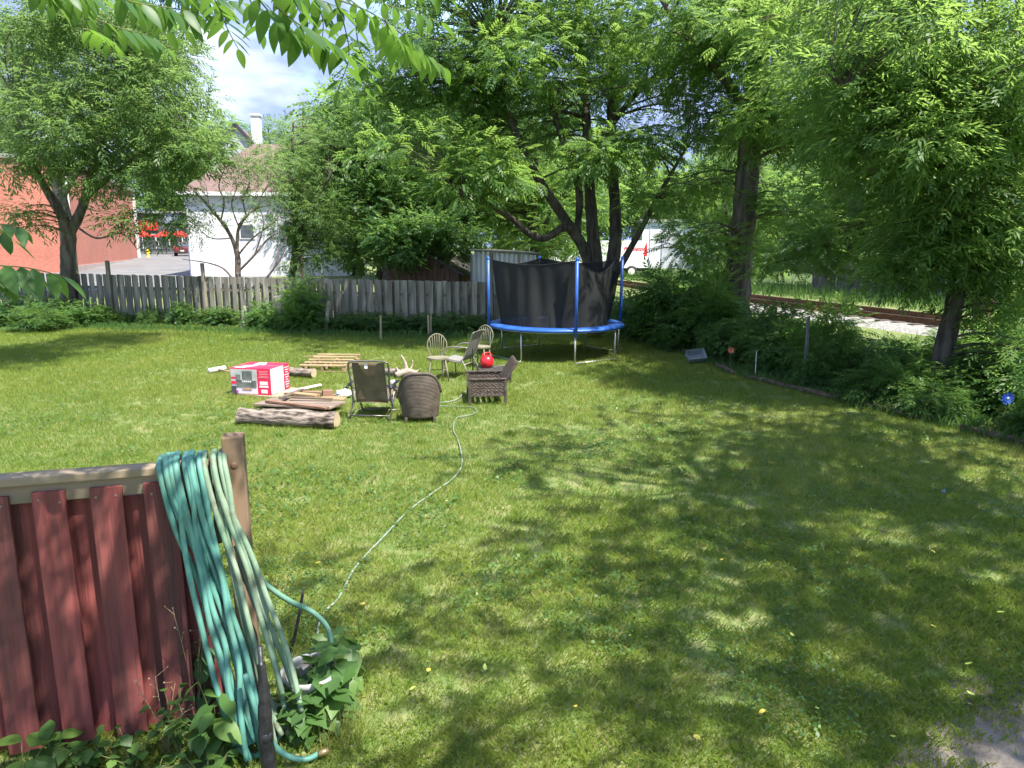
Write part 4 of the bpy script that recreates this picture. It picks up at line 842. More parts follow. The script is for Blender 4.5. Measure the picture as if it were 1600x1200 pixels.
plant('pale low weed at the bottom edge left of the black folded umbrella', gp(325, 1245), .20, 7, 6, LV_small, 8, .16, 'weeds below the red fence', 1.2)
plant('low weed at the bottom edge under the red fence', gp(240, 1255), .16, 6, 6, LV_small, 9, .18, 'weeds below the red fence', 1.1)
plant('trailing low weed at the bottom edge, right of the pale oval leaves', gp(130, 1250), .14, 6, 5, LV_small, 19, .2, 'weeds below the red fence', 1.1)
plant('leafy maple-like weed growing against the right of the white bucket', gp(520, 1128), .40, 12, 8, LV_maple, 10, .19, None, 1.3, .15)
plant('leafy weed rising behind the right rim of the white bucket', gp(545, 1078), .36, 7, 7, LV_maple, 12, .16, None, 1.3, .15)
plant('leafy weed in front of the white bucket', gp(485, 1150), .30, 14, 8, LV_maple, 11, .18, None, 1.25, .15)
def dry_weed(label, base, h, seed, spread, n=7):
    R = random.Random(seed); t = thing('dry_weed', label, 'plant', base); m = MB(); hd = MB()
    for s in range(n):
        a = R.uniform(0, 6.28); sp = R.uniform(.3, 1) * spread; hh = h * R.uniform(.6, 1.05)
        pts = catmull([(0, 0, 0), (math.cos(a) * sp * .4, math.sin(a) * sp * .4, hh * .55), (math.cos(a) * sp, math.sin(a) * sp, hh)], 5); m.tube(pts, .0016, 4)
        for k in range(4):
            q = pts[-1 - k]; e = q + Vector((R.uniform(-.05, .05), R.uniform(-.05, .05), R.uniform(.0, .05))); m.tube([q, e], .001, 4); hd.ball(e, .005, 6, 4)
    obj('stem', m, mt['drystem'], t); obj('seed_head', hd, mt['drystem'], t)['kind'] = 'stuff'
dry_weed('dry wiry weed with tiny seed heads before the shaded end of the red fence', gp(310, 1140), .78, 21, .22)
dry_weed('dry thin stems arching over the last red board', gp(262, 1180), .45, 22, .2, 5)
def dry_tuft():
    n = 420; R = np.random.default_rng(4); b = gp(520, 1150)
    v = np.empty((n, 3, 3)); a = R.random(n) * 6.28; r = R.random(n) * .16; x = b.x + np.cos(a) * r * 1.3; y = b.y + np.sin(a) * r; h = .06 + .18 * R.random(n); l = .04 + .16 * R.random(n); az = R.random(n) * 6.28
    z = ground_z(x, y); v[:, 0] = np.stack([x - .0018, y, z], -1); v[:, 1] = np.stack([x + .0018, y, z], -1); v[:, 2] = np.stack([x + np.cos(az) * l, y + np.sin(az) * l, z + h], -1)
    me = fast_mesh('dry_grass_tuft', v.reshape(-1, 3), np.arange(n * 3).reshape(-1, 3), R.random(n) * .5 + .5)
    tag(obj('dry_grass_tuft', me, mt['grass']), 'tuft of dry long grass below the white bucket', 'grass', kind='stuff')
dry_tuft()

# ---------------------------------------------------------------- trampoline
def trampoline():
    c = Vector((1.0, 16.15, .02)); R0 = 1.50; H = .70
    t = thing('trampoline', 'round trampoline with blue padding and black safety net', 'trampoline', c)
    blue = M('blue_pad', (0.014, 0.075, 0.32), (0.028, 0.11, 0.42), 5, rough=.45, bump=.3, bscale=9, spec=.5); steel = M('steel_leg', (0.42, 0.42, 0.40), (0.52, 0.52, 0.5), 8, rough=.4, metal=.75)
    matm = M('jump_mat', (0.014, 0.015, 0.018), (0.028, 0.03, 0.034), 30, rough=.75)
    obj('pad', MB().lathe([(1.24, H + .01), (1.26, H + .045), (1.40, H + .05), (R0 + .02, H + .032), (R0 + .042, H + .005), (R0 + .036, H - .035), (R0 + .02, H - .032), (R0 + .0, H - .005), (1.26, H + .005), (1.24, H + .01)], 64), blue, t, smooth=True)
    obj('jump_mat', MB().lathe([(0, H - .05), (.7, H - .04), (1.22, H - .01), (1.24, H - .004)], 48), matm, t, smooth=True)
    obj('frame', MB().tube([(R0 * math.cos(a) * .985, R0 * math.sin(a) * .985, H - .035) for a in [2 * math.pi * k / 48 for k in range(48)]], .02, 8, closed=True), steel, t, smooth=True)
    ang = [12, 57, 102, 147, 192, 237, 282, 327]
    for k, a in enumerate(ang):
        a = math.radians(a); r = R0 * .985; r = R0 + .01 if k % 2 == 0 else r
        obj('leg', MB().tube([(r * math.cos(a), r * math.sin(a), -.02), (r * math.cos(a), r * math.sin(a), H - .03)], .019, 10), steel, t, smooth=True)
    for k in range(0, 8, 2):
        a, b = math.radians(ang[k] ), math.radians(ang[(k + 1) % 8]); obj('foot_bar', MB().tube([(R0 * math.cos(a), R0 * math.sin(a), .02), (R0 * math.cos(b), R0 * math.sin(b), .02)], .019, 8), steel, t, smooth=True)
    for a in (12, 102, 192, 282):
        a = math.radians(a); x, y = (R0 + .05) * math.cos(a), (R0 + .05) * math.sin(a)
        p = obj('pole', MB().tube([(x, y, H - .12), (x * 1.005, y * 1.005, 2.16)], .034, 12), blue, t, smooth=True)
        obj('pole_cap', MB().lathe([(.0, 2.215), (.022, 2.21), (.036, 2.19), (.038, 2.15), (.036, 2.145)], 12, (x * 1.005, y * 1.005, 0)), blue, p, smooth=True)
    # net: between the poles it runs nearly straight and sags, the right-hand side hangs loose
    net = bpy.data.materials.new('safety_net'); net.use_nodes = True; nt = net.node_tree; pb = nt.nodes['Principled BSDF']; pb.inputs['Base Color'].default_value = (.004, .006, .006, 1); pb.inputs['Roughness'].default_value = .8
    tr = nt.nodes.new('ShaderNodeBsdfTransparent'); mx = nt.nodes.new('ShaderNodeMixShader'); mx.inputs['Fac'].default_value = .96
    nt.links.new(tr.outputs[0], mx.inputs[1]); nt.links.new(pb.outputs[0], mx.inputs[2]); nt.links.new(mx.outputs[0], nt.nodes['Material Output'].inputs['Surface'])
    g = np.random.default_rng(12)
    def netfn(u, v):
        deg = 12 + 360 * u; seg = (deg - 12) % 90 / 90; k = int(((deg - 12) % 360) // 90); a = math.radians(deg)
        chord = math.cos(math.radians(45)) / math.cos(math.radians((seg - .5) * 90))
        rt = 1.46 * (chord * .8 + .2); rb = 1.25; sag = (.10, .11, .10, .28)[k] * 4 * seg * (1 - seg)
        zt = 2.13 - sag; z = H + .01 + (zt - H) * v; r = rb + (rt - rb) * (v ** .8)
        r += (.03 * math.sin(u * 130 + v * 2) + .025 * math.sin(u * 61 + 1.3) + .03 * math.sin(u * 23 + v * 3)) * (v * (1 - v) * 2 + .15)
        if k == 3 and seg > .55: r -= .10 * math.sin((seg - .55) / .45 * math.pi) * (1 - v) ** .5 + .05
        return (r * math.cos(a), r * math.sin(a), z)
    obj('net', MB().sheet(netfn, 160, 14), net, t, smooth=True)
    obj('net_edge', MB().tube([netfn(i / 120, 1.0) for i in range(120)], .009, 6, closed=True), M('net_hem', (.008, .009, .01), None, rough=.8), t)
    for k in range(5):
        a = math.radians(205 + 28 * k); obj('net_strap', MB().bar((1.28 * math.cos(a), 1.28 * math.sin(a), H), (1.33 * math.cos(a), 1.33 * math.sin(a), H + .3), .02, .004), M('strap_black', (.01, .01, .01), None), t)
trampoline()

# ---------------------------------------------------------------- garden furniture
mt['wicker'] = None
def wicker_mat(name, c1, c2, sx=60, sz=60):
    m = bpy.data.materials.new(name); m.use_nodes = True; nt = m.node_tree; N = nt.nodes; L = nt.links; p = N['Principled BSDF']; p.inputs['Roughness'].default_value = .5
    tc = N.new('ShaderNodeTexCoord'); w1 = N.new('ShaderNodeTexWave'); w1.wave_type = 'BANDS'; w1.bands_direction = 'Z'; w1.inputs['Scale'].default_value = sz; w1.inputs['Distortion'].default_value = 1.2; w1.inputs['Detail'].default_value = 1
    w2 = N.new('ShaderNodeTexWave'); w2.bands_direction = 'X'; w2.inputs['Scale'].default_value = sx; w2.inputs['Distortion'].default_value = .6
    for w in (w1, w2): L.new(tc.outputs['Object'], w.inputs['Vector'])
    mu = N.new('ShaderNodeMath'); mu.operation = 'MULTIPLY'; L.new(w1.outputs['Fac'], mu.inputs[0]); L.new(w2.outputs['Fac'], mu.inputs[1])
    nz = N.new('ShaderNodeTexNoise'); nz.inputs['Scale'].default_value = 9; L.new(tc.outputs['Object'], nz.inputs['Vector'])
    ad = N.new('ShaderNodeMath'); ad.operation = 'MULTIPLY_ADD'; ad.inputs[1].default_value = .6; L.new(mu.outputs[0], ad.inputs[0]); L.new(nz.outputs['Fac'], ad.inputs[2])
    rp = N.new('ShaderNodeValToRGB'); rp.color_ramp.elements[0].color = c4(c1); rp.color_ramp.elements[1].color = c4(c2); rp.color_ramp.elements[0].position = .3; rp.color_ramp.elements[1].position = .9
    L.new(ad.outputs[0], rp.inputs['Fac']); L.new(rp.outputs['Color'], p.inputs['Base Color'])
    b = N.new('ShaderNodeBump'); b.inputs['Strength'].default_value = .8; b.inputs['Distance'].default_value = .008; L.new(mu.outputs[0], b.inputs['Height']); L.new(b.outputs['Normal'], p.inputs['Normal'])
    return m
mt['wick'] = wicker_mat('brown_wicker', (0.035, 0.024, 0.018), (0.15, 0.115, 0.09), 22, 16)
mt['wickframe'] = M('wicker_frame', (0.05, 0.038, 0.03), (0.10, 0.08, 0.065), 14, rough=.5)
def tub_chair():
    b = gp(657, 662); b.z += .0
    t = thing('wicker_tub_chair', 'brown wicker tub chair seen from behind, nearest of the chairs', 'chair', b, .12)
    def shell(u, v):  # u across, v up
        a = (u - .5) * 2.5; wtop = 1.0; zmax = .72 - .30 * abs(2 * (u - .5)) ** 3; rx = .255 + .035 * v; ry = .27
        z = .07 + (zmax - .07) * v; lean = -.10 * v + .05 * v * v
        return (rx * math.sin(a) * 1.06, .18 - ry * math.cos(a) + lean + .05, z)
    obj('backrest', MB().sheet(shell, 40, 22, .03), mt['wick'], t, smooth=True)
    rim = [shell(i / 40, 1.0) for i in range(41)]; obj('rim', MB().tube([(x, y + .012, z) for x, y, z in rim], .022, 8), mt['wick'], t, smooth=True)
    obj('seat', MB().lathe([(0, .36), (.20, .36), (.235, .34), (.24, .28), (.20, .26), (0, .26)], 28, (0, .22, 0)), mt['wick'], t, smooth=True)
    obj('skirt', MB().lathe([(.235, .07), (.245, .28), (.225, .28), (.215, .07)], 28, (0, .2, 0)), mt['wick'], t, smooth=True)
    for x, y in ((-.2, .02), (.2, .02), (-.19, .42), (.19, .42)): obj('leg', MB().box((x, y, .04), (.04, .04, .085)), mt['wickframe'], t, bevel=.005)
tub_chair()
def recliner():
    b = gp(580, 660); t = thing('folding_recliner', 'brown mesh folding recliner seen from behind, left of the tub chair', 'chair', b, -.08)
    fr = M('recliner_frame', (0.10, 0.095, 0.085), (0.2, 0.19, 0.17), 8, rough=.35, metal=.6); fab = M('recliner_mesh', (0.115, 0.085, 0.05), (0.17, 0.13, 0.08), 5, rough=.8, bump=.3, bscale=160, dirt=(0.21, 0.18, 0.13), dscale=4)
    lace = M('lacing', (0.35, 0.33, 0.28), None, rough=.7)
    def bp(x, s): return Vector((x, .10 - .16 * s, .25 + .62 * s))      # back plane, s from seat hinge to head
    w = .275
    obj('back_frame', MB().tube(catmull([bp(-w, 0), bp(-w, .5), bp(-w - .01, .9), bp(-w + .05, 1.0), bp(0, 1.015), bp(w - .05, 1.0), bp(w + .01, .9), bp(w, .5), bp(w, 0)], 6), .014, 8), fr, t, smooth=True)
    obj('back_sling', MB().sheet(lambda u, v: bp((u - .5) * .46, .02 + .95 * v) + Vector((0, .03 * math.sin(math.pi * u), 0)), 12, 12, .004), fab, t, smooth=True)
    m = MB()
    for s in (-1, 1):
        for k in range(15): a = .04 + .058 * k; m.tube([bp(s * .228, a), bp(s * .272, a + .02), bp(s * .228, a + .04)], .003, 5)
    tag(obj('lacing', m, lace, t), None, kind='stuff')
    obj('care_tag', MB().box(bp(-.03, .90) + Vector((0, -.008, 0)), (.045, .003, .07)), M('tag_white', (.7, .7, .68), None), t)
    obj('seat_sling', MB().sheet(lambda u, v: (.46 * (u - .5), .10 + .50 * v, .26 + .10 * v - .05 * math.sin(math.pi * v)), 8, 8, .004), fab, t, smooth=True)
    obj('leg_sling', MB().sheet(lambda u, v: (.46 * (u - .5), .60 + .28 * v, .36 - .20 * v), 8, 6, .004), fab, t, smooth=True)
    for s in (-1, 1):
        x = s * w
        obj('seat_frame', MB().tube(catmull([(x, .08, .24), (x, .35, .29), (x, .60, .36), (x, .90, .14)], 5), .013, 8), fr, t, smooth=True)
        obj('leg', MB().tube([(x * 1.06, -.08, 0), (x * 1.04, .22, .38), (x * 1.04, .36, .54)], .012, 8), fr, t, smooth=True)
        obj('leg', MB().tube([(x * 1.10, .66, 0), (x * 1.08, .30, .40), (x * 1.06, .02, .52)], .012, 8), fr, t, smooth=True)
        obj('armrest', MB().tube(catmull([(x * 1.14, -.06, .50), (x * 1.16, .16, .53), (x * 1.14, .40, .52)], 5), .02, 8), mt['black'], t, smooth=True)
    obj('crossbar', MB().tube([(-w * 1.06, -.05, .10), (w * 1.06, -.05, .10)], .012, 8), fr, t, smooth=True); obj('crossbar', MB().tube([(-w * 1.1, .62, .03), (w * 1.1, .62, .03)], .012, 8), fr, t, smooth=True)
recliner()
def wicker_armchair():
    b = gp(762, 634); t = thing('wicker_armchair', 'dark wicker armchair seen from its side, facing left by the fire pit', 'chair', b, .10)
    def panel(u0, v0):  # woven lattice side panel in the xz plane
        m = MB()
        for k in range(9):
            z = .17 + .027 * k
            m.tube([(-.27 + .54 * i / 18, .004 * (1 if (i + k) % 2 else -1), z + .010 * math.sin(i * math.pi / 2)) for i in range(19)], .0115, 5)
        for k in range(10): m.tube([(-.26 + .052 * k + .02 * math.sin(j * 1.6), -.004 * (1 if (j + k) % 2 else -1), .16 + .04 * j) for j in range(7)], .009, 5)
        return m
    for y in (0.0, .72):
        p = obj('side_panel', MB().box((0, y, .275), (.545, .006, .23)), mt['wickframe'], t)
        q = obj('weave', panel(0, 0), mt['wick'], p); q.location = (0, y, 0); q['kind'] = 'stuff'
        obj('arm_rail', MB().box((0, y, .415), (.60, .05, .025)), mt['wickframe'], t, bevel=.006); obj('lower_rail', MB().box((0, y, .155), (.54, .035, .025)), mt['wickframe'], t)
        for x in (-.28, .28): obj('leg', MB().box((x, y, .2), (.04, .04, .42)), mt['wickframe'], t, bevel=.004)
    obj('backrest', MB().sheet(lambda u, v: (.26 + .20 * v, .03 + .66 * u, .25 + .40 * v), 10, 8, .03), mt['wick'], t, smooth=False)
    obj('back_rail', MB().bar((.465, .0, .655), (.465, .72, .655), .035, .03), mt['wickframe'], t, bevel=.005)
    for y in (.0, .72): obj('back_post', MB().bar((.285, y, .40), (.465, y, .655), .03, .03), mt['wickframe'], t)
    for k in range(6): obj('seat_slat', MB().box((-.22 + .09 * k, .36, .23), (.06, .68, .015)), mt['wickframe'], t)
    obj('front_rail', MB().box((-.28, .36, .22), (.03, .68, .04)), mt['wickframe'], t); obj('rear_rail', MB().box((.28, .36, .18), (.03, .68, .03)), mt['wickframe'], t)
wicker_armchair()
def sling_chair():
    b = gp(722, 590); t = thing('sling_armchair', 'grey sling armchair with curved metal arms beyond the fire pit', 'chair', b, -.35)
    fr = M('taupe_frame', (0.22, 0.20, 0.17), (0.3, 0.28, 0.24), 8, rough=.4, metal=.4); fab = M('grey_sling', (0.17, 0.165, 0.155), (0.235, 0.23, 0.22), 40, rough=.8, bump=.2, bscale=120)
    def prof(v):  # the sling, from front edge of the seat up the back; faces -x
        pts = [(-.30, .36), (-.24, .375), (-.05, .34), (.08, .33), (.14, .40), (.24, .65), (.33, .88), (.36, .895)]
        s = v * (len(pts) - 1); i = min(int(s), len(pts) - 2); f = s - i; return (pts[i][0] * (1 - f) + pts[i + 1][0] * f, pts[i][1] * (1 - f) + pts[i + 1][1] * f)
    obj('sling', MB().sheet(lambda u, v: (prof(v)[0], -.24 + .48 * u, prof(v)[1]), 8, 28, .008), fab, t, smooth=True)
    for s in (-1, 1):
        y = s * .255
        obj('side_frame', MB().tube([(prof(k / 24)[0] + .005, y, prof(k / 24)[1] - .01) for k in range(25)], .013, 8), fr, t, smooth=True)
        obj('arm', MB().tube(catmull([(-.26, y * 1.12, .02), (-.27, y * 1.14, .36), (-.24, y * 1.14, .52), (-.12, y * 1.14, .60), (.06, y * 1.12, .61), (.23, y * 1.04, .60)], 6), .014, 8), fr, t, smooth=True)
        obj('leg', MB().tube(catmull([(.12, y, .36), (.20, y * 1.08, .2), (.26, y * 1.12, .0)], 5), .014, 8), fr, t, smooth=True)
    obj('crossbar', MB().tube([(-.24, -.26, .30), (-.24, .26, .30)], .012, 8), fr, t, smooth=True); obj('crossbar', MB().tube([(.16, -.26, .28), (.16, .26, .28)], .012, 8), fr, t, smooth=True)
sling_chair()
def hoop_chair(px, py, rz, label):
    b = gp(px, py); t = thing('hoop_back_chair', label, 'chair', b, rz, 'hoop-backed wooden chairs')
    wd = M('weathered_wood', (0.15, 0.14, 0.09), (0.24, 0.22, 0.15), 9, rough=.8, bump=.2)
    vv = []; n = 28; top = []
    for k in range(n):
        a = 2 * math.pi * k / n; top.append((.20 * math.cos(a) * (1 + .08 * math.sin(a)), -.16 + .19 * math.sin(a)))
    obj('seat', MB().prism(top, .405, .44, axis='z'), wd, t, bevel=.006)
    hoop = [(.15 * math.sin(a) * (1 + .32 * max(0, math.cos(a) + .6) * (1 - max(0, math.cos(a)) * .62)), .0 + .03 + .0 * a, .60 + .24 * math.cos(a)) for a in [math.radians(-150 + 300 * k / 30) for k in range(31)]]
    hoop = [(-.13, .0, .43)] + [(x, .02 + .10 * (z - .44), z) for x, y, z in hoop if z > .45] + [(.13, .0, .43)]
    obj('hoop', MB().tube(catmull(hoop, 2), .0115, 8), wd, t, smooth=True)
    for k in range(7):
        x = -.09 + .03 * k; xt = x * 1.5; zt = .60 + .24 * math.sqrt(max(.05, 1 - (xt / .185) ** 2)); obj('spindle', MB().tube([(x, .0, .43), (xt, .02 + .10 * (zt - .44), zt)], .0055, 6), wd, t, smooth=True)
    for x, y in ((-.13, -.27), (.13, -.27), (-.12, -.04), (.12, -.04)): obj('leg', MB().tube([(x, y, .41), (x * 1.25, y + (-.02 if y < -.1 else .03), .2), (x * 1.45, y + (-.04 if y < -.1 else .06), 0)], [.012, .016, .011], 8), wd, t, smooth=True)
    for x in (-.165, .165): obj('stretcher', MB().tube([(x, -.29, .2), (x * .95, .0, .2)], .008, 6), wd, t)
    obj('stretcher', MB().tube([(-.165, -.15, .2), (.165, -.15, .2)], .008, 6), wd, t)
hoop_chair(684, 593, .15, 'hoop-backed wooden chair standing alone left of the grey armchair'); hoop_chair(757, 573, -.45, 'hoop-backed wooden chair half hidden behind the grey armchair')
def side_table_and_can():
    b = gp(772, 598); t = thing('side_table', 'low dark side table carrying the red container', 'table', b, .2); dk = M('dark_table', (0.03, 0.026, 0.024), (0.07, 0.06, 0.055), 12, rough=.5)
    obj('top', MB().box((0, 0, .26), (.62, .42, .025)), dk, t, bevel=.006)
    for x in (-.27, .27):
        for y in (-.17, .17): obj('leg', MB().box((x, y, .125), (.035, .035, .25)), dk, t)
    obj('shelf', MB().box((0, 0, .10), (.52, .32, .015)), dk, t)
    c = thing('red_container', 'round red plastic container with a carrying handle on the side table', 'container', b + Vector((-.13, .02, .2725)), .5); c.scale = (.88, .88, .88)
    red = M('red_plastic', (0.55, 0.012, 0.022), (0.66, 0.02, 0.03), 4, rough=.35, spec=.5)
    obj('body', MB().lathe([(0, 0), (.085, 0), (.115, .02), (.142, .08), (.145, .13), (.13, .19), (.095, .23), (.05, .25), (.0, .252)], 28), red, c, smooth=True)
    obj('handle', MB().tube(catmull([(-.10, 0, .19), (-.105, 0, .26), (-.05, 0, .30), (.05, 0, .30), (.105, 0, .26), (.10, 0, .19)], 6), .011, 8), red, c, smooth=True)
    obj('cap', MB().lathe([(.0, .285), (.024, .285), (.027, .28), (.027, .245)], 14, (.0, .03, 0)), M('cap_dark', (.3, .012, .02), None, rough=.4), c, smooth=True)
    p = gp(739, 590); o = obj('poker', MB().tube([(0, 0, 0), (.004, 0, .5), (.012, 0, .74)], [.014, .009, .007], 8), mt['black']); o.location = p; tag(o, 'thin black poker standing upright before the grey armchair', 'poker')
    q = obj('tongs', MB().tube(catmull([(0, 0, .28), (.14, .03, .295), (.26, .02, .28)], 4), .007, 6), M('tong_steel', (.3, .3, .3), None, rough=.4, metal=.7)); q.location = b; tag(q, 'thin metal tool lying on the dark side table', 'tool')
side_table_and_can()

# ---------------------------------------------------------------- carton, logs, boards, fire pit
def carton():
    a = math.radians(-11.5); b = gp(424, 622); b.z += .035
    t = thing('carton', 'large red and white product carton lying on a board in the grass', 'box', b, a)      # local: front face along -x from corner 0, side along +y
    w, dp, h = .72, .62, .44; red = M('carton_red', (0.62, 0.015, 0.06), (0.72, 0.03, 0.09), 3, rough=.45); wh = M('carton_white', (0.70, 0.68, 0.70), (0.78, 0.77, 0.78), 4, rough=.5)
    obj('box', MB().box((-w / 2, dp / 2, h / 2), (w, dp, h)), red, t, bevel=.006)
    def panel(name, x0, x1, z0, z1, mat, lvl=1, par=t):
        return obj(name, MB().box(((x0 + x1) / 2, -.0015 * lvl, (z0 + z1) / 2), (x1 - x0, .003 * lvl, z1 - z0)), mat, par)
    grey = M('print_grey', (0.09, 0.10, 0.09), (0.2, 0.21, 0.19), 8, rough=.5); lg = M('print_light', (0.35, 0.36, 0.34), (0.5, 0.5, 0.48), 6, rough=.5); tan = M('print_tan', (0.42, 0.20, 0.10), (0.5, 0.28, 0.16), 8)
    lil = M('print_lilac', (0.66, 0.56, 0.66), (0.74, 0.66, 0.74), 3)
    pic = panel('front_picture', -w + .012, -.235, .01, h - .02, lil)
    panel('picture_upper', -w + .012, -.235, .20, h - .02, lg, 2, pic)
    panel('picture_mid', -w + .11, -.25, .12, .235, grey, 3, pic); panel('picture_screen', -.50, -.32, .245, .395, grey, 3, pic); panel('picture_oven', -.62, -.535, .22, .33, grey, 3, pic)
    panel('picture_dark_base', -w + .012, -w + .10, .01, .14, M('print_dark', (.06, .06, .07), None), 3, pic); panel('picture_red_mark', -w + .02, -w + .11, .17, .22, red, 3, pic); panel('picture_red_mark', -w + .02, -w + .10, .26, .29, red, 3, pic)
    panel('picture_caption', -.51, -.34, .075, .105, tan, 3, pic); panel('picture_dot', -.62, -.585, .03, .065, M('print_violet', (.4, .1, .4), None), 3, pic)
    for k in range(5): panel('picture_knob', -.50 + .034 * k, -.478 + .034 * k, .205, .23, wh, 4, pic)
    for k, (x0, x1, z) in enumerate(((-.20, -.04, .39), (-.19, -.05, .365), (-.2, -.03, .34), (-.19, -.05, .31), (-.21, -.03, .285))): panel('print_line', x0, x1, z, z + .009, M('print_pale_red%d' % k, (.75, .28, .32), None), 1)
    panel('print_heading', -.19, -.05, .17, .225, wh); panel('print_heading', -.20, -.04, .125, .155, wh); panel('price_box', -.17, -.06, .03, .09, wh)
    s = obj('side_panel', MB().box((.0015, dp * .36, h / 2), (.003, dp * .66, h * .96)), wh, t)
    for k in range(9):
        z = .05 + .042 * k; obj('side_print', MB().box((.0015, dp * .86, z), (.003, dp * (.12 + .06 * (k % 3)), .014)), M('print_pink%d' % k, (.8, .6, .62), None), t)
    obj('top_print', MB().prism([(-w + .03, .05), (-w + .20, .02), (-w + .42, dp * .62), (-w + .34, dp - .03), (-w + .2, dp - .04), (-w + .22, .3)], h - .001, h + .002, axis='z'), wh, t)
    obj('tape', MB().box((-w / 2, dp / 2, h + .001), (w, .05, .002)), M('tape', (.55, .12, .14), None, rough=.25), t)
    bo = obj('base_board', MB().box((-w / 2 + .05, dp / 2, -.017), (w + .26, dp + .14, .03)), M('chipboard', (.25, .20, .13), (.36, .30, .21), 20, rough=.9)); bo.location = b; bo.rotation_euler = (0, 0, a - .12); tag(bo, 'flat board lying under the red and white carton', 'board')
    l = obj('white_lath', MB().bar((0, 0, 0), (.62, .50, .06), .07, .02), mt['whitepaint']); l.location = gp(430, 618) + Vector((0.02, 0, .02)); tag(l, 'white lath sticking out from under the carton', 'board')
carton()
mt['logbark'] = M('log_bark', (0.035, 0.026, 0.02), (0.27, 0.22, 0.18), 16, (.4, 1.4, 1.4), .95, 1.0, detail=10, lo=.36, hi=.6); mt['logend'] = M('log_end', (0.38, 0.28, 0.17), (0.5, 0.4, 0.27), 12, rough=.9)
def log(label, a, b, r, seed):
    R = random.Random(seed); a = Vector(a); b = Vector(b); d = b - a; L = d.length; t = thing('log', label, 'log', a, math.atan2(d.y, d.x), 'logs around the fire pit')
    n = 14; rows = 16; vv = []
    for j in range(rows + 1):
        for k in range(n):
            an = 2 * math.pi * k / n; rr = r * (1 + .10 * math.sin(an * 3 + seed) + .06 * math.sin(an * 7 + j * .6) + .05 * math.sin(j * 1.1 + an * 2)) * (1 + .06 * math.sin(j * .5 + seed))
            vv.append((L * j / rows, rr * math.cos(an), r + rr * math.sin(an) * .92))
    fs = [(j * n + k, j * n + (k + 1) % n, (j + 1) * n + (k + 1) % n, (j + 1) * n + k) for j in range(rows) for k in range(n)]
    obj('bark', MB().add(vv, fs), mt['logbark'], t, smooth=True)
    for x, j in ((-.002, 0), (L + .002, rows)): obj('cut_end', MB().add([(x, v[1], v[2]) for v in vv[j * n:(j + 1) * n]], [tuple(range(n))]), mt['logend'], t)
log('long thick weathered log nearest the camera in front of the boards', gp(376, 664), gp(527, 671), .118, 3)
log('log lying behind the red and white carton', gp(418, 587), gp(491, 592), .09, 5)
log('short grey log lying behind the recliner by the branch', gp(590, 588), gp(627, 590), .085, 7)
def branch_wood():
    b = gp(640, 592); t = thing('driftwood_branch', 'forked dead branch lying upright behind the tub chair', 'branch', b)
    gw = M('dead_wood', (0.20, 0.16, 0.12), (0.38, 0.32, 0.25), 14, rough=.95, bump=.8)
    obj('stem', MB().tube(catmull([(-.25, -.05, .06), (-.05, 0, .12), (.12, -.08, .10), (.26, -.3, .05)], 5), lerp_list([.06, .075, .06, .03], 16), 9), gw, t, smooth=True)
    for pts, r in (([(-.05, 0, .12), (-.08, .05, .28), (-.16, .05, .44)], .045), ([(-.02, 0, .12), (.04, .1, .22), (.05, .1, .33)], .025), ([(-.2, 0, .1), (-.26, .1, .2)], .03), ([(.05, 0, .1), (.2, .12, .16)], .022)): obj('twig', MB().tube(catmull(pts, 4), lerp_list([r, r * .3], (len(pts) - 1) * 4 + 1), 7), gw, t, smooth=True)
branch_wood()
def lumber():
    cols = [M('old_plank%d' % i, a_, b_, 7, (.3, 2, 2), .9, .4) for i, (a_, b_) in enumerate((((.16, .085, .055), (.26, .16, .11)), ((.22, .14, .07), (.34, .24, .13)), ((.09, .065, .05), (.17, .13, .10)), ((.16, .12, .095), (.27, .21, .17))))]
    def pl(label, p, q, w, h, z0, z1, ci, nm='plank'):
        a = gp(*p); b = gp(*q); a.z += z0; b.z += z1; o = obj(nm, MB().bar((0, 0, 0), b - a, w, h), cols[ci]); o.location = a; tag(o, label, 'plank', 'scrap boards piled by the fire pit')
    pl('wide flat scrap board on the pile, the largest', (412, 636), (528, 645), .50, .025, .08, .10, 3)
    pl('thin board lying lowest, right behind the big log', (407, 646), (500, 656), .14, .03, .02, .02, 1)
    pl('reddish board along the front of the scrap pile', (418, 640), (512, 652), .09, .03, .125, .125, 0)
    pl('short thick pale board on top of the scrap pile', (449, 629), (497, 634), .13, .05, .14, .14, 1)
    pl('dark narrow board crossing the scrap pile', (440, 641), (472, 622), .07, .03, .17, .14, 2)
    pl('narrow board at the back of the scrap pile', (462, 622), (508, 624), .10, .03, .10, .10, 0)
    pl('short light board at the right end of the scrap pile', (502, 634), (540, 634), .22, .02, .12, .10, 1)
    pl('grey strip lying between the scrap boards', (455, 637), (520, 639), .05, .02, .15, .15, 2)
    pl('pale strip behind the scrap pile', (480, 618), (535, 622), .08, .02, .03, .03, 3)
    bk = gp(512, 631); o = obj('wood_block', MB().box((0, 0, .06), (.16, .12, .10)), cols[0], bevel=.004); o.location = bk + Vector((0, 0, .10)); o.rotation_euler = (0, .1, .4); tag(o, 'brown wood block sitting on the scrap boards', 'block')
lumber()
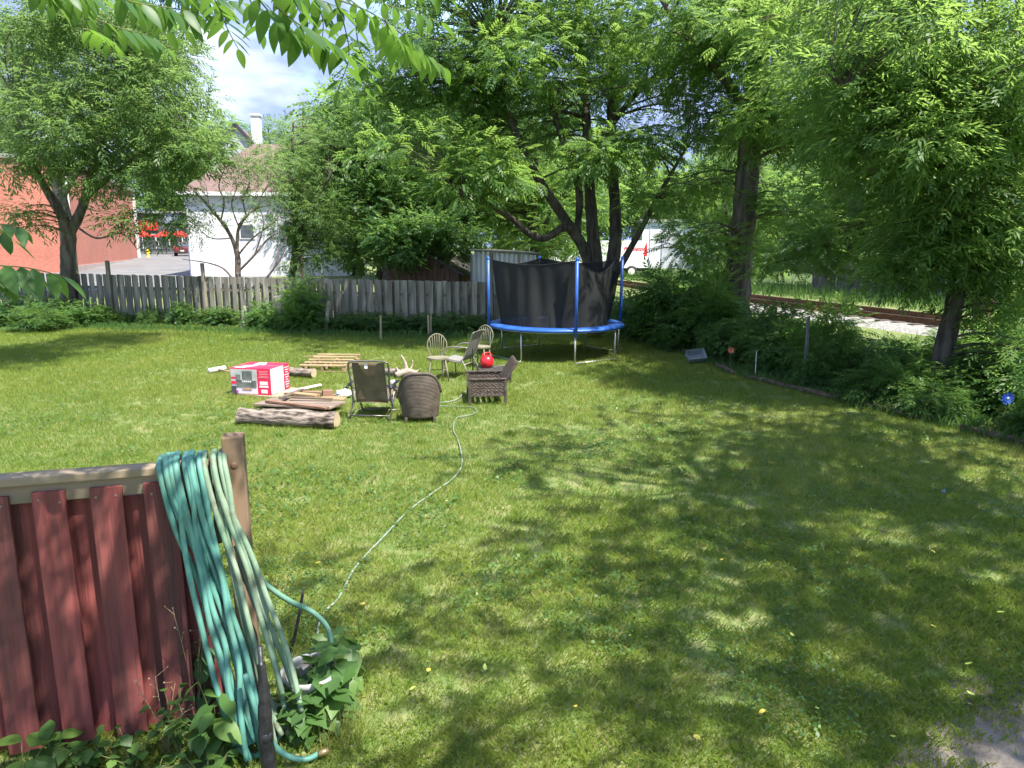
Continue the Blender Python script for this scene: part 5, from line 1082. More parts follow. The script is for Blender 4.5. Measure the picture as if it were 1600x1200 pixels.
def pallet():
    b = gp(512, 578); t = thing('wooden_pallet', 'pale wooden pallet lying behind the boards on the sunny grass', 'pallet', b, -.05); pw = M('pallet_wood', (0.24, 0.17, 0.09), (0.36, 0.27, 0.15), 7, (.25, 2, 2), .9, .3)
    for k in range(5): obj('deck_board', MB().box((0, -.30 + .28 * k, .13 + .012 * k), (.92, .115, .02)), pw, t)
    for x in (-.42, 0, .42): obj('stringer', MB().box((x, .26, .075), (.05, 1.22, .09)), pw, t)
    for y in (-.30, .26, .82): obj('bottom_board', MB().box((0, y, .018), (.92, .1, .02)), pw, t)
    o = obj('thin_slat', MB().bar((0, 0, 0), (.66, .02, .03), .05, .02), pw); o.location = gp(470, 572) + Vector((0, 0, .16)); o.location.y += .15; tag(o, 'loose slat resting on the left of the pallet', 'board')
pallet()
def firepit():
    c = gp(612, 612); st = M('pit_stone', (0.30, 0.28, 0.26), (0.5, 0.48, 0.46), 6, rough=.9, bump=.6, rand=.25)
    ash = MB().lathe([(0, .07), (.15, .06), (.32, .03), (.45, .005)], 24, (0, 0, 0)); o = obj('ash_heap', ash, M('ash', (.10, .095, .09), (.42, .41, .40), 14, rough=1, bump=1), smooth=True); o.location = c; tag(o, 'grey ash heap of the fire pit between the chairs', 'ash')
    R = random.Random(9); rocks = []
    for i in range(3):
        m = MB().ball((0, 0, 0), (.085, .07, .055), 9, 6); g = np.random.default_rng(i); m.v = [tuple(np.array(v) * (1 + g.uniform(-.16, .16))) for v in m.v]; me = m.mesh('pit_stone'); me.materials.append(st); rocks.append(me)
    for k in range(15):
        a = 2 * math.pi * k / 15; o = obj('pit_stone', rocks[k % 3], None); o.location = c + Vector((.52 * math.cos(a), .52 * math.sin(a) * 1.05, .04)); o.rotation_euler = (0, 0, R.uniform(0, 6)); s = R.uniform(.7, 1.25); o.scale = (s, s, s); tag(o, 'rough grey stone in the ring of the fire pit', 'stone', 'stones ringing the fire pit')
    cw = M('charred', (.02, .018, .016), (.10, .09, .08), 10, rough=.95, bump=.5)
    for k in range(7):
        a = R.uniform(0, 6.28); p = Vector((R.uniform(-.2, .2), R.uniform(-.2, .2), .06)); d = Vector((math.cos(a) * .28, math.sin(a) * .28, R.uniform(.02, .12))); o = obj('charred_stick', MB().tube([p - d * .6, p, p + d], [.018, .022, .014], 7), cw); o.location = c; tag(o, 'charred stick lying on the ash of the fire pit', 'stick', 'charred sticks in the fire pit')
    m = MB().ball((0, 0, .06), (.13, .10, .075), 12, 8); g = np.random.default_rng(17); m.v = [tuple(np.array(v) + g.normal(0, .018, 3)) for v in m.v]; o = obj('crumpled_paper', m, M('paper', (.62, .6, .58), (.75, .74, .72), 12, rough=.8)); o.location = gp(537, 622); tag(o, 'crumpled white paper heap just left of the recliner', 'paper')
firepit()
def mallet():
    b = gp(341, 584); t = thing('mallet', 'long-handled mallet with a pale head lying in the grass left of the carton', 'mallet', b, .0)
    obj('head', MB().tube([(-.13, -.12, .055), (.10, .12, .075)], .048, 14), M('mallet_head', (.55, .53, .47), (.66, .64, .58), 6, rough=.7), t, smooth=True)
    obj('handle', MB().tube([(-.02, 0, .07), (.55, -.28, .03)], .015, 8), M('mallet_handle', (.30, .18, .09), (.40, .26, .14), 8, rough=.6), t, smooth=True)
mallet()

# ---------------------------------------------------------------- small things in the garden bed
def tub():
    b = gp(1086, 569); t = thing('plastic_tub', 'grey plastic tub tipped over at the edge of the hedge', 'tub', b, .1); pm = M('grey_tub', (.20, .23, .25), (.28, .31, .33), 5, rough=.4)
    m = MB()
    o1 = [(-.21, -.13), (.19, -.13), (.19, .13), (-.21, .13)]
    vv = [(x * .80, y * .80, .0) for x, y in o1] + [(x, y, .17) for x, y in o1] + [(x * .95, y * .92, .17) for x, y in o1] + [(x * .76, y * .74, .012) for x, y in o1]
    fs = [(3, 2, 1, 0)] + [(i, (i + 1) % 4, (i + 1) % 4 + 4, i + 4) for i in range(4)] + [(i + 4, (i + 1) % 4 + 4, (i + 1) % 4 + 8, i + 8) for i in range(4)] + [(i + 8, (i + 1) % 4 + 8, (i + 1) % 4 + 12, i + 12) for i in range(4)] + [(12, 13, 14, 15)]
    obj('body', m.add(vv, fs), pm, t, bevel=.008); t.rotation_euler = (.75, -.10, .1); obj('handle', MB().tube(catmull([(-.21, -.05, .15), (-.26, 0, .17), (-.21, .05, .15)], 5), .008, 6), pm, t)
    t.location.z += .09
tub()
def solar_flower(px, py, foot_y, cols, label, r=.10, npet=9, double=False):
    g0 = gp(px, foot_y); top = W(px, py, g0.y); h = top.z - g0.z; t = thing('garden_flower', label, 'ornament', g0)
    obj('stem', MB().tube([(0, 0, -.03), (.005, 0, h * .5), (0, 0, h)], .006, 6), mt['stemgreen'], t)
    pm = M(label[:12], cols[0], cols[1], 10, rough=.5)
    pet = leaf_obj_mesh('petal', r, r * .26, -.15); pet.materials.append(pm)
    for ring in range(2 if double else 1):
        for k in range(npet):
            o = obj('petal', pet, None, t); o.location = (0, -.01 - .008 * ring, h); s = 1 - .35 * ring; o.scale = (s, s, s); o.rotation_euler = Euler((math.radians(90), -(2 * math.pi * k / npet + ring * .3), 0), 'XYZ')
    obj('centre', MB().ball((0, -.02, h), (r * .22, r * .14, r * .22), 10, 6), M(label[:10] + 'c', cols[2], None, rough=.5), t, smooth=True)
    for s in (-1, 1):
        o = obj('leaf', LV_ovate[0], None, t); o.location = (0, 0, h * .45); o.rotation_euler = (0, -.5, 0 if s > 0 else 3.1)
solar_flower(1140, 547, 578, ((.75, .16, .08), (.8, .3, .18), (.35, .06, .04)), 'orange-pink flower ornament in the hedge', .075, 8)
solar_flower(1567, 622, 668, ((.03, .08, .62), (.10, .22, .75), (.8, .82, .85)), 'blue pinwheel flower ornament in front of the dark hedge', .095, 11, True)
solar_flower(1473, 767, 774, ((.25, .35, .72), (.4, .5, .8), (.7, .75, .8)), 'small pale blue flower on a short stem in the lawn', .028, 5)
# fallen leaves
fl = [leaf_obj_mesh('fallen_leaf', .065, .02, s) for s in (.25, -.2)]
ylm = M('yellow_leaf', (.55, .42, .05), (.62, .55, .10), 9, rough=.6); ygm = M('lime_leaf', (.38, .46, .08), (.48, .55, .12), 9, rough=.6); fl[0].materials.append(ylm); fl[1].materials.append(ygm)
for k, (px, py) in enumerate([(502, 890), (1555, 970), (1452, 992), (1505, 1054), (1130, 887), (932, 910), (1453, 872), (1345, 740), (1195, 1127), (1048, 1130), (1083, 1166), (758, 1060), (571, 955), (1520, 1104), (1512, 1118), (1303, 755), (1330, 875), (1274, 1122), (700, 795), (985, 1005), (1395, 1172), (640, 1090), (900, 1120), (1240, 1010), (668, 1062)]):
    p = gp(px, py); o = obj('fallen_leaf', fl[k % 2], None); o.location = p + Vector((0, 0, .045)); o.rotation_euler = (random.uniform(-.3, .3), random.uniform(-.3, .3), random.uniform(0, 6.28)); s = random.uniform(.4, .75); o.scale = (s, s, s)
    tag(o, 'small yellowish leaf fallen on the lawn', 'leaf', 'yellow leaves fallen on the lawn')

# ---------------------------------------------------------------- near boughs: every leaf with its leaflets
LFL = []
for i in range(4):
    me = leaf_obj_mesh('leaflet', .105, .0195 * (1 + .1 * i), .12 + .1 * i, 0, 7); me.attributes['rnd'].data.foreach_set('value', [(.05, .3, .55, 1.0)[i]] * len(me.polygons)); me.materials.append(mt['bough_backlit']); LFL.append(me)  # colour steps paint leaflets from backlit dark to glowing bright
def frond(parent, pts, npair, seed, ls=1.0, hang=.5, tone=None):
    """one compound leaf: a curved stalk with paired leaflets, parts of its tree"""
    R = random.Random(seed); off = Vector(parent.location); cp = catmull(pts, 8); n = len(cp); base = cp[0]
    st_ = obj('leaf', MB().tube([p - base for p in cp], lerp_list([.004, .0018], n), 5), mt['stemgreen'], parent); st_.location = base - off
    for k in range(npair + 1):
        last = k == npair; f = .2 + .8 * (k / npair); i = min(n - 1, int(f * (n - 1))); q = cp[i]; tn = (cp[min(n - 1, i + 1)] - cp[max(0, i - 1)]).normalized()
        side = tn.cross(Vector((0, 0, 1))); side = side.normalized() if side.length > .15 else Vector((1, 0, 0))
        for s in ((0,) if last else (-1, 1)):
            d = (tn * (.45 if not last else 1.0) + side * s * .85 + Vector((0, 0, -hang)) * (1 if not last else .4) + Vector((R.uniform(-.15, .15), R.uniform(-.15, .15), R.uniform(-.15, .15)))).normalized()
            up = (Vector((0, 0, 1)) + side * s * -.3 + Vector((R.uniform(-.3, .3), R.uniform(-.5, .1), 0))); y_ = up.cross(d).normalized(); z_ = d.cross(y_)
            o = obj('leaflet', LFL[tone if tone is not None else R.choice((0, 0, 1, 1, 2, 3))], None, st_); sc = ls * (1 - .35 * abs(f - .55)) * R.uniform(.88, 1.12)
            o.matrix_basis = Matrix.Translation(q - base) @ Matrix((d, y_, z_)).transposed().to_4x4() @ Matrix.Scale(sc, 4)
def fr(parent, pix, npair, seed, Y, ls=1.0, hang=.5, tone=None, dy=.12): frond(parent, [W(px, py, Y + dy * i) for i, (px, py) in enumerate(pix)], npair, seed, ls, hang, tone)
T1 = WALNUT_NEAR; LS = 1.18
FR = [([(322, -20), (340, 8), (354, 42), (372, 76)], 6, 3.3, 1.0, .35, 0), ([(395, -15), (418, 15), (452, 45), (478, 68)], 5, 3.0, 1.05, .6, 2), ([(430, 10), (470, 40), (510, 62), (540, 85)], 6, 3.1, 1.15, .7, 1), ([(520, -10), (538, 40), (545, 90), (528, 140)], 7, 3.4, 1.0, .3, 0), ([(530, 0), (580, 20), (630, 55), (665, 85), (692, 105)], 8, 3.2, .95, .75, 3),
      ([(170, -10), (215, 5), (265, 12), (318, 22)], 8, 3.3, 1.05, 1.0, 1), ([(150, 30), (190, 45), (230, 55), (262, 75)], 6, 3.6, .95, .8, 1), ([(130, 45), (160, 55), (182, 70)], 4, 3.2, .8, .5, 3), ([(375, -30), (400, 20), (410, 52)], 4, 3.4, .9, .4, 0), ([(470, -30), (495, 0), (505, 40), (500, 75)], 6, 3.5, .9, .4, 0), ([(560, -30), (600, 5), (650, 20), (690, 35)], 6, 3.9, .9, .6, 1),
      ([(250, -30), (290, -5), (335, -2), (380, 5)], 6, 3.5, 1.0, .8, 1), ([(600, 30), (620, 60), (640, 78)], 4, 3.0, .9, .7, 3), ([(440, -40), (455, -5), (470, 20)], 5, 3.2, 1.0, .6, 1), ([(500, -30), (560, 10), (600, 60), (610, 95)], 7, 3.6, .9, .5, 0), ([(60, -30), (110, -10), (160, 0)], 6, 3.5, 1.0, .8, 1), ([(200, -40), (225, 0), (240, 40)], 5, 3.9, .9, .5, 1), ([(555, 20), (560, 70), (575, 110), (568, 150)], 7, 3.9, .9, .35, 0), ([(180, -50), (205, -15), (235, 10), (262, 48)], 6, 3.4, 1.0, .6, 0), ([(300, -50), (310, -10), (300, 30), (282, 60)], 6, 3.7, .9, .5, 1), ([(400, -60), (440, -20), (500, 0), (545, 18)], 7, 3.3, 1.0, .8, 0), ([(600, -50), (640, -25), (700, -5)], 5, 3.6, .9, .7, 1), ([(20, -60), (60, -20), (95, 10)], 5, 3.4, .95, .6, 1), ([(110, -40), (125, 0), (140, 45)], 5, 3.8, .9, .5, 2)]
for i, (pix, np_, Y, ls, hg, tone) in enumerate(FR): fr(T1, pix, np_, 500 + i, Y, ls * LS, hg, tone)
# twigs that carry those leaves
m = MB()
for a, b in (((-.6, 2.4, 4.3), (160, -60, 3.5)), ((-2.3, 2.7, 4.1), (350, -45, 3.3)), ((-.6, 2.4, 4.3), (540, -50, 3.4)), ((-1.0, 3.2, 3.75), (420, -40, 3.1))):
    e = W(*b); m.tube(catmull([Vector(a), (Vector(a) + e) / 2 + Vector((0, 0, .06)), e], 5), lerp_list([.012, .005], 11), 6)
q = obj('twig', m.shift(T1.location), mt['bark'], T1, smooth=True); q['kind'] = 'stuff'
sap = make_tree('walnut_sapling', 'walnut sapling whose leaves poke in at the left edge above the red fence', [([(-2.75, 2.6, -.03), (-2.72, 2.6, 1.2), (-2.66, 2.62, 2.3), (-2.62, 2.64, 2.9)], [.03, .025, .016, .006])], [], 'compound', .3, mt['walnut'], mt['bark'])
for i, (pix, np_, Y, ls, hg, tone) in enumerate([([(-120, 420), (-60, 412), (0, 415), (50, 420), (98, 432)], 7, 2.62, .95, .75, 2), ([(-120, 380), (-60, 358), (0, 350), (52, 362)], 6, 2.66, .8, .45, 1), ([(-110, 470), (-60, 440), (-10, 428), (30, 440)], 6, 2.7, .9, .9, 1), ([(-120, 350), (-70, 340), (-20, 352), (20, 375)], 6, 2.75, .85, .7, 0)]): fr(sap, pix, np_, 600 + i, Y, ls * 1.3, hg, tone, .03)

# ---------------------------------------------------------------- buildings and things beyond the fence
def brick_mat(name, c1, c2, mortar, scale):
    m = bpy.data.materials.new(name); m.use_nodes = True; nt = m.node_tree; N = nt.nodes; L = nt.links; p = N['Principled BSDF']; p.inputs['Roughness'].default_value = .9
    tc = N.new('ShaderNodeTexCoord'); sp = N.new('ShaderNodeSeparateXYZ'); L.new(tc.outputs['Object'], sp.inputs[0]); ad = N.new('ShaderNodeMath'); L.new(sp.outputs['X'], ad.inputs[0]); L.new(sp.outputs['Y'], ad.inputs[1])
    cb = N.new('ShaderNodeCombineXYZ'); L.new(ad.outputs[0], cb.inputs['X']); L.new(sp.outputs['Z'], cb.inputs['Y'])
    b = N.new('ShaderNodeTexBrick'); b.inputs['Scale'].default_value = scale; b.inputs['Color1'].default_value = c4(c1); b.inputs['Color2'].default_value = c4(c2); b.inputs['Mortar'].default_value = c4(mortar); b.inputs['Mortar Size'].default_value = .014
    L.new(cb.outputs[0], b.inputs['Vector']); nz = N.new('ShaderNodeTexNoise'); nz.inputs['Scale'].default_value = .35; nz.inputs['Detail'].default_value = 6; L.new(tc.outputs['Object'], nz.inputs['Vector'])
    hs = N.new('ShaderNodeHueSaturation'); mr = N.new('ShaderNodeMapRange'); mr.inputs['To Min'].default_value = .78; mr.inputs['To Max'].default_value = 1.2; L.new(nz.outputs['Fac'], mr.inputs['Value']); L.new(mr.outputs[0], hs.inputs['Value']); L.new(b.outputs['Color'], hs.inputs['Color']); L.new(hs.outputs['Color'], p.inputs['Base Color'])
    bp = N.new('ShaderNodeBump'); bp.inputs['Strength'].default_value = .3; bp.invert = True; L.new(b.outputs['Fac'], bp.inputs['Height']); L.new(bp.outputs['Normal'], p.inputs['Normal'])
    return m
GA = math.atan2(GE.y, GE.x)
glass = M('window_glass', (.05, .06, .07), (.09, .1, .11), 3, rough=.08, spec=.8); trimw = M('white_trim', (.66, .66, .64), None, rough=.6)
def brick_building():
    c = W(117, 425, 49); c.z = gz(c.x, c.y)      # near right-hand corner; local x to the right along GE, y along GD
    t = thing('brick_building', 'red brick building beyond the fence at far left', 'building', c, GA)
    bm = brick_mat('red_brick', (.36, .098, .06), (.44, .145, .092), (.42, .31, .25), 3.6); L2, H = 31, 7.4
    obj('wall', MB().box((-10, L2 / 2, H / 2 - .5), (20, L2, H + 1)), bm, t)
    obj('plinth', MB().box((.04, L2 / 2, .1), (.1, L2 - .1, .7)), M('plinth', (.34, .27, .24), (.42, .34, .3), 2), t)
    obj('coping', MB().box((-10, L2 / 2, H + .1), (20.4, L2 + .4, .25)), M('coping', (.3, .28, .26), None), t)
    obj('downspout', MB().tube([(.1, -.1, 0), (.1, -.1, H)], .08, 8), trimw, t); obj('corner_trim', MB().box((.06, L2 - .35, H / 2), (.3, .7, H)), trimw, t)
brick_building()
def white_house():
    c = W(297, 427, 44); c.z = gz(c.x, c.y); t = thing('white_house', 'white painted house with a red-brown roof beyond the crooked tree', 'house', c, GA * .35)
    wm = brick_mat('painted_white', (.62, .62, .65), (.68, .68, .70), (.57, .57, .60), 2.2); rm = M('brown_roof', (.13, .085, .075), (.19, .13, .115), 6, (1, 1, 3), .9, .5)
    Wd, Dp, H = 9.5, 8, 5.0
    obj('wall', MB().box((Wd / 2, Dp / 2, H / 2 - .5), (Wd, Dp, H + 1)), wm, t)
    # hipped roof with overhang
    o = .35; zt = 8.4
    rf = MB().add([(-o, -o, H), (Wd + o, -o, H), (Wd + o, Dp + o, H), (-o, Dp + o, H), (3.4, Dp / 2, zt), (Wd - 3.2, Dp / 2, zt)], [(0, 1, 5, 4), (1, 2, 5), (2, 3, 4, 5), (3, 0, 4), (3, 2, 1, 0)])
    r = obj('roof', rf, rm, t)
    obj('fascia', MB().box((Wd / 2, -o - .02, H - .05), (Wd + .7, .05, .22)), trimw, t)
    # gabled attic and chimney
    ga = MB().prism([(.6, H + .6), (4.0, H + .6), (4.0, 7.6), (2.3, 9.5), (.6, 7.6)], 4.2, 7.4); obj('attic_wall', ga, M('attic_grey', (.40, .42, .46), None), t)
    dk = M('dark_fascia', (.05, .05, .055), None)
    for a, b in (((.35, 7.35), (2.3, 9.62)), ((2.3, 9.62), (4.25, 7.35))): obj('gable_board', MB().bar((a[0], 5.6, a[1]), (b[0], 5.6, b[1]), 3.4, .12, up=(0, 1, 0)), dk, t) if False else obj('gable_board', MB().bar((a[0], 4.1, a[1]), (b[0], 4.1, b[1]), .18, .22), dk, t)
    obj('attic_roof', MB().add([(.3, 4.0, 7.35), (2.3, 4.0, 9.6), (4.3, 4.0, 7.35), (.3, 7.5, 7.35), (2.3, 7.5, 9.6), (4.3, 7.5, 7.35)], [(0, 1, 4, 3), (1, 2, 5, 4)]), rm, t)
    ch = obj('chimney', MB().box((3.55, 4.5, 8.6), (.55, .55, 3.2)), trimw, r); obj('chimney_cap', MB().box((3.55, 4.5, 10.25), (.68, .68, .12)), trimw, r)
    for x, z, w, h in ((3.55, 2.75, .75, .75), (6.3, 2.75, .9, 1.1), (7.9, 2.75, .9, 1.1)):
        f = obj('window', MB().box((x, -.02, z), (w + .16, .08, h + .16)), trimw, t); obj('pane', MB().box((x, -.05, z), (w, .06, h)), glass, f)
    obj('meter_box', MB().box((5.0, -.08, 3.9), (.28, .14, .4)), M('meter', (.2, .2, .2), None), t); obj('downspout', MB().tube([(.15, -.1, 0), (.15, -.1, H)], .05, 8), trimw, t)
white_house()
def restaurant():
    c = W(222, 397, 96); c.z = gz(c.x, c.y); t = thing('restaurant', 'dark fronted restaurant with a red sign far off past the brick building', 'building', c, GA * .3)
    dk = M('dark_front', (.08, .085, .09), (.12, .12, .125), 2, rough=.7); red = M('sign_red', (.66, .035, .03), None, rough=.5)
    obj('wall', MB().box((4, 5, 2.4), (16, 8, 5.6)), dk, t); obj('sign', MB().box((.7, .9, 3.6), (2.6, .15, 1.2)), red, t); obj('parapet', MB().box((4, .9, 5.35), (16.2, .3, .3)), M('parapet', (.3, .3, .3), None), t)
    obj('upper_panel', MB().box((6, .93, 4.5), (6, .1, 1.2)), M('blueglass', (.25, .3, .38), None, rough=.2), t)
    for k in range(5):
        f = obj('window', MB().box((-.8 + 1.7 * k, .95, 1.55), (1.45, .12, 1.9)), trimw, t); obj('pane', MB().box((-.8 + 1.7 * k, .90, 1.55), (1.3, .08, 1.75)), glass, f)
    for px, lab in ((226, 'red patio umbrella at left, half hidden by the brick building'), (260, 'red patio umbrella in the middle before the restaurant'), (284, 'red patio umbrella at right beside the white house')):
        b = W(px, 394, 91); b.z = gz(b.x, b.y); u = thing('patio_umbrella', lab, 'umbrella', b, 0, 'red patio umbrellas')
        obj('canopy', MB().lathe([(0, 2.95), (.75, 2.55), (1.55, 2.2), (1.55, 2.12), (1.5, 2.14), (.7, 2.45), (0, 2.85)], 8), red, u); obj('pole', MB().tube([(0, 0, 0), (0, 0, 2.9)], .04, 8), dk, u); obj('base', MB().lathe([(0, .08), (.3, .06), (.32, 0)], 12), dk, u)
    b = W(262, 396, 89); b.z = gz(b.x, b.y); f = thing('patio_railing', 'dark metal patio railing below the red umbrellas', 'railing', b, 0)
    for z in (.15, 1.0): obj('rail', MB().box((0, 0, z), (5.5, .06, .06)), dk, f)
    for k in range(19): obj('baluster', MB().box((-2.7 + .3 * k, 0, .55), (.05, .05, .95)), dk, f)
    b = W(231, 396, 80); b.z = gz(b.x, b.y); h = thing('fire_hydrant', 'small yellow hydrant at the corner of the brick building', 'hydrant', b); ye = M('hydrant_yellow', (.75, .52, .03), None, rough=.5)
    obj('barrel', MB().lathe([(.22, 0), (.22, .06), (.15, .08), (.14, .65), (.17, .67), (.15, .78), (.06, .86), (0, .87)], 14), ye, h, smooth=True); obj('nozzle', MB().tube([(-.24, 0, .5), (.24, 0, .5)], .07, 10), ye, h, smooth=True); obj('nozzle', MB().tube([(0, -.24, .45), (0, 0, .45)], .08, 10), ye, h, smooth=True)
restaurant()
def car():
    b = W(287, 398, 84); b.z = gz(b.x, b.y); t = thing('parked_car', 'dark red car parked by the white house corner', 'car', b, 1.75 - math.pi / 2 + .2)
    pt = M('car_paint', (.12, .02, .025), None, rough=.3, spec=.6); tyre = M('tyre', (.015, .015, .015), None, rough=.8)
    side = [(-2.2, .35), (2.2, .35), (2.25, .75), (2.1, .95), (1.2, 1.02), (.55, 1.55), (-1.5, 1.6), (-2.05, 1.05), (-2.25, .95), (-2.28, .5)]   # y,z profile, rear at -y
    obj('body', MB().prism(side, -.88, .88, axis='x'), pt, t, bevel=.06)
    obj('rear_window', MB().add([(-.7, -1.62, 1.54), (.7, -1.62, 1.54), (.74, -2.06, 1.10), (-.74, -2.06, 1.10)], [(0, 1, 2, 3)]), glass, t)
    for s in (-1, 1):
        obj('side_window', MB().prism([(-1.5, 1.05), (.9, 1.05), (.45, 1.5), (-1.35, 1.53)], s * .885, s * .90, axis='x'), glass, t)
        obj('tail_light', MB().box((s * .7, -2.27, .88), (.25, .04, .2)), M('tail_red', (.6, .02, .02), None, rough=.3), t)
        for y in (-1.4, 1.4):
            w = obj('wheel', MB().tube([(s * .70, y, .33), (s * .90, y, .33)], .33, 18), tyre, t, smooth=True); obj('rim', MB().tube([(s * .90, y, .33), (s * .905, y, .33)], .2, 14), M('rim', (.4, .4, .4), None, metal=.8, rough=.3), w)
    obj('bumper', MB().box((0, -2.28, .5), (1.7, .14, .25)), M('bumper', (.05, .02, .02), None), t, bevel=.03); obj('plate', MB().box((0, -2.36, .62), (.4, .02, .14)), trimw, t)
car()
def utility_pole():
    b = W(1150 / 4 + 0, 420, 60)
# sheds behind the fence
def brown_shed():
    c = W(640, 452, 24.6); c.z = gz(c.x, c.y); t = thing('brown_shed', 'dark brown shed with a sloping roof behind the back fence', 'shed', c, -.2); bw = M('brown_siding', (.10, .055, .035), (.17, .10, .07), 6, (2, 2, .2), .9, .4); rf = M('shed_roof', (.06, .055, .05), (.1, .09, .085), 8)
    obj('wall', MB().prism([(-.7, -.2), (1.75, -.2), (1.75, 1.38), (.7, 1.95), (-.7, 1.5)], 0, 2.4), bw, t)
    for k in range(12): obj('batten', MB().box((-.62 + .205 * k, -.012, .65), (.03, .02, 1.4)), bw, t)
    obj('roof', MB().prism([(.66, 1.97), (1.95, 1.27), (1.95, 1.33), (.7, 2.05)], -.18, 2.6), rf, t); obj('roof', MB().prism([(.7, 2.05), (-.95, 1.48), (-.95, 1.41), (.66, 1.97)], -.18, 2.6), rf, t)
brown_shed()
def metal_shed():
    c = W(742, 450, 22.6); c.z = gz(c.x, c.y); t = thing('metal_shed', 'pale corrugated metal shed behind the trampoline', 'shed', c, .12)
    cm = M('corrugated', (.42, .45, .46), (.58, .60, .60), 3, (1, 1, .3), .45, metal=.3, dirt=(.3, .22, .16), dscale=2, dlo=.6, dhi=.8); H = 2.2
    n = 26
    for k in range(13):
        vv = []; 
        for i in range(5):
            x = .15 * k + .15 * i / 4; y = -.02 * math.cos(2 * math.pi * i / 4); vv += [(x, y, -.3), (x, y, H + .02 * 0 - .05 * x)]
        obj('panel', MB().add(vv, [(2 * i, 2 * i + 2, 2 * i + 3, 2 * i + 1) for i in range(4)]), cm, t)
    obj('side_wall', MB().box((-.01, 1.0, H / 2 - .1), (.02, 2.0, H)), cm, t); obj('rear_wall', MB().box((.97, 2.0, H / 2 - .15), (1.95, .02, H - .1)), cm, t); obj('corner_post', MB().box((-.02, -.03, H / 2 - .1), (.07, .07, H + .1)), M('metal_trim', (.5, .52, .52), None, rough=.5), t)
    obj('roof', MB().add([(-.12, -.15, H + .02), (2.1, -.15, H - .09), (2.1, 2.1, H - .04), (-.12, 2.1, H + .07), (-.12, -.15, H + .06), (2.1, -.15, H - .05), (2.1, 2.1, H), (-.12, 2.1, H + .11)], [(3, 2, 1, 0), (4, 5, 6, 7), (0, 1, 5, 4), (1, 2, 6, 5), (2, 3, 7, 6), (3, 0, 4, 7)]), M('shed_roof_dark', (.16, .14, .12), (.22, .2, .18), 5), t)
metal_shed()
def text_mesh(s, size, shear=0.0):
    cu = bpy.data.curves.new('lettering', 'FONT'); cu.body = s; cu.size = size; cu.align_x = 'CENTER'; cu.align_y = 'CENTER'; cu.extrude = .004; cu.shear = shear; cu.offset = .008
    o = bpy.data.objects.new('lettering_tmp', cu); COL.objects.link(o); dg = bpy.context.evaluated_depsgraph_get(); me = bpy.data.meshes.new_from_object(o.evaluated_get(dg)); bpy.data.objects.remove(o); bpy.data.curves.remove(cu); return me
def truck():
    b = W(1010, 434, 52); b.z = .25; L2 = 5.9; t = thing('delivery_truck', 'white delivery truck with red lettering seen past the trampoline', 'truck', b, .02)
    wh = M('truck_white', (.74, .75, .77), (.78, .79, .80), 2, rough=.35, spec=.5); red = M('truck_red', (.62, .02, .03), None, rough=.4); tyre = M('truck_tyre', (.015, .015, .015), None, rough=.8)
    obj('cargo_box', MB().box((-L2 / 2, 1.1, 1.62), (L2, 2.2, 1.95)), wh, t, bevel=.04); obj('chassis', MB().box((-L2 / 2, 1.1, .55), (L2, 1.7, .2)), M('chassis', (.05, .05, .05), None), t)
    cabp = [(-L2 - 1.7, .5), (-L2 - .04, .5), (-L2 - .04, 2.4), (-L2 - .75, 2.35), (-L2 - 1.15, 1.6), (-L2 - 1.7, 1.4)]; cb = obj('cab', MB().prism(cabp, .15, 2.05), wh, t, bevel=.04)
    obj('cab_window', MB().prism([(-L2 - .25, 1.5), (-L2 - .25, 2.2), (-L2 - .7, 2.2), (-L2 - 1.0, 1.5)], .14, .148), glass, cb)
    for x in (-1.1, -L2 - .9):
        w = obj('wheel', MB().tube([(x, -.02, .42), (x, .26, .42)], .42, 18), tyre, t, smooth=True); obj('rim', MB().tube([(x, -.025, .42), (x, -.02, .42)], .24, 14), trimw, w)
    lt = text_mesh('Purolator', .40, .25); l = obj('lettering', lt, red, t); l.location = (-.95, -.008, 2.02); l.rotation_euler = (math.pi / 2, 0, 0)
    obj('red_stripe', MB().prism([(-.26, 1.5), (-.02, 1.5), (-.02, 2.2), (-.06, 2.5), (-.2, 2.2)], -.006, -.002), red, t)
truck()
def warehouse():
    b = W(1010, 440, 62); b.z = .3; t = thing('white_warehouse', 'long low white building beyond the railway behind the hedge', 'building', b, -.05); wm = M('white_siding', (.62, .63, .66), (.70, .71, .74), 2, (4, 4, .2), .6)
    obj('wall', MB().box((8.2, 4, 2.0), (17.4, 8, 4.4)), wm, t); obj('roof', MB().box((8.2, 4, 4.3), (17.8, 8.4, .25)), M('grey_roof', (.35, .36, .38), None), t)
    for k in range(4):
        f = obj('dock_door', MB().box((2.5 + 3.8 * k, -.03, 1.5), (2.6, .08, 2.8)), M('dock%d' % k, (.5, .51, .53), None, rough=.5), t); obj('door_frame', MB().box((2.5 + 3.8 * k, -.015, 2.98), (2.9, .1, .14)), M('dockf%d' % k, (.3, .3, .32), None), f)
    for k in range(16): obj('rib', MB().box((.2 + 1.08 * k, -.02, 2.0), (.06, .05, 4.2)), wm, t)
warehouse()
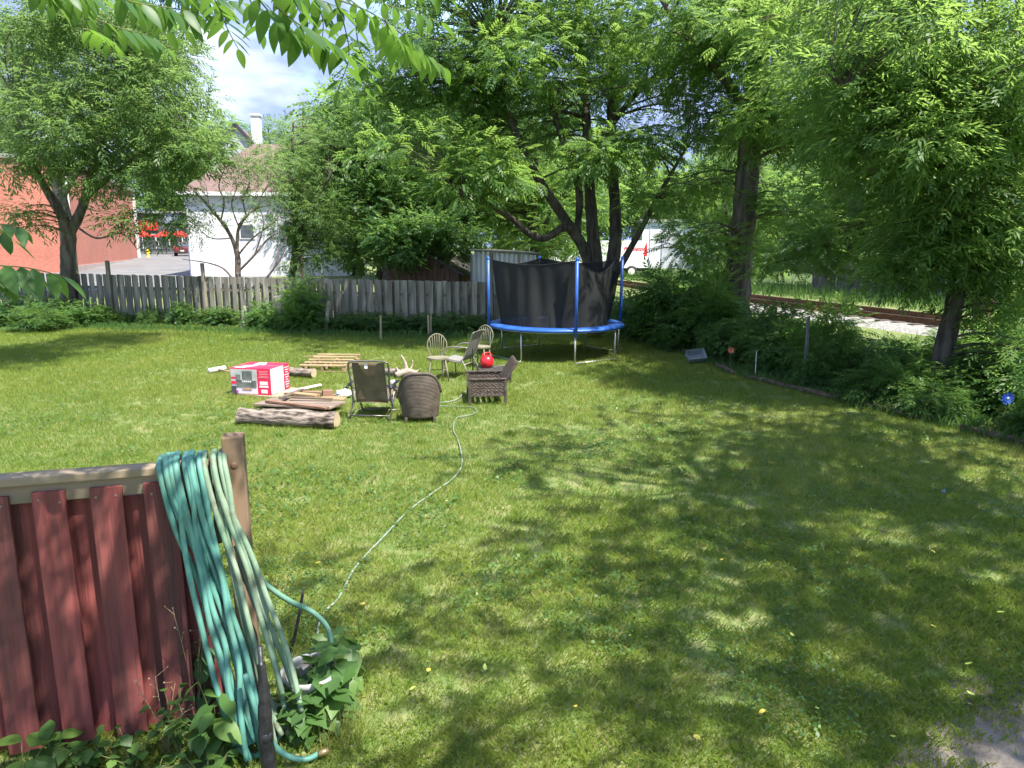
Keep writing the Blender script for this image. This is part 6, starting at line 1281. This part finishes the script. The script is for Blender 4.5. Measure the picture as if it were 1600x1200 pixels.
def far_fence():
    a = W(1300, 468, 37); b = W(1480, 480, 33.5); d = b - a; d.z = 0; L = d.length; d.normalize(); t = thing('dark_fence', 'dark wooden fence beyond the railway at right', 'fence', (0, 0, 0)); dm = M('dark_boards', (.06, .055, .055), (.13, .115, .11), 6, (2, 2, .15), .9, .3, rand=.2)
    me = MB().box((0, 0, .8), (.19, .025, 1.7)).mesh('board'); me.materials.append(dm); ang = math.atan2(d.y, d.x); n = int(L / .205) + 14
    for k in range(n):
        q = a + d * (k * .205 - 1.0); o = obj('board', me, None, t); o.location = (q.x, q.y, .05 + random.uniform(-.03, .03)); o.rotation_euler = (0, random.uniform(-.01, .01), ang)
    for k in range(0, n, 10): q = a + d * (k * .205 - 1.0); o = obj('post', MB().box((q.x - .0, q.y - .07, .95), (.1, .1, 2.0)), dm, t)
    obj('rail', MB().bar(a - d + Vector((0, -.05, 1.15 - a.z + .0)), a + d * (n * .205 - 1.2) + Vector((0, -.05, 1.15 - a.z)), .04, .09), dm, t)
far_fence()
# long grass bank on the far side of the rails (one mass)
def bank_grass():
    n = 16000; s = rng.random(n) * 60 - 15; off = -4.2 - rng.random(n) ** 1.3 * 7; side = rng.random(n) < .25; off = np.where(side, 6 + rng.random(n) * 3, off)
    x = RP.x + RD.x * s - RN.x * off * 1.0; y = RP.y + RD.y * s - RN.y * off; x = np.where(True, RP.x + RD.x * s + RN.x * (-off), x); y = RP.y + RD.y * s + RN.y * (-off)
    z = np.maximum(ground_z(x, y), -.1); h = .25 + .5 * rng.random(n); az = rng.random(n) * 6.283; l = h * .5 * rng.random(n); w = .012 + .012 * rng.random(n); fa = rng.random(n) * 3.14
    v = np.empty((n, 3, 3)); v[:, 0] = np.stack([x - np.cos(fa) * w, y - np.sin(fa) * w, z - .05], -1); v[:, 1] = np.stack([x + np.cos(fa) * w, y + np.sin(fa) * w, z - .05], -1); v[:, 2] = np.stack([x + np.cos(az) * l, y + np.sin(az) * l, z + h], -1)
    tag(obj('bank_grass', fast_mesh('bank_grass', v.reshape(-1, 3), np.arange(n * 3).reshape(-1, 3), np.clip(rng.normal(.4, .25, n), 0, 1)), mt['weed']), 'tall grass growing on the far side of the railway', 'grass', kind='stuff')
bank_grass()
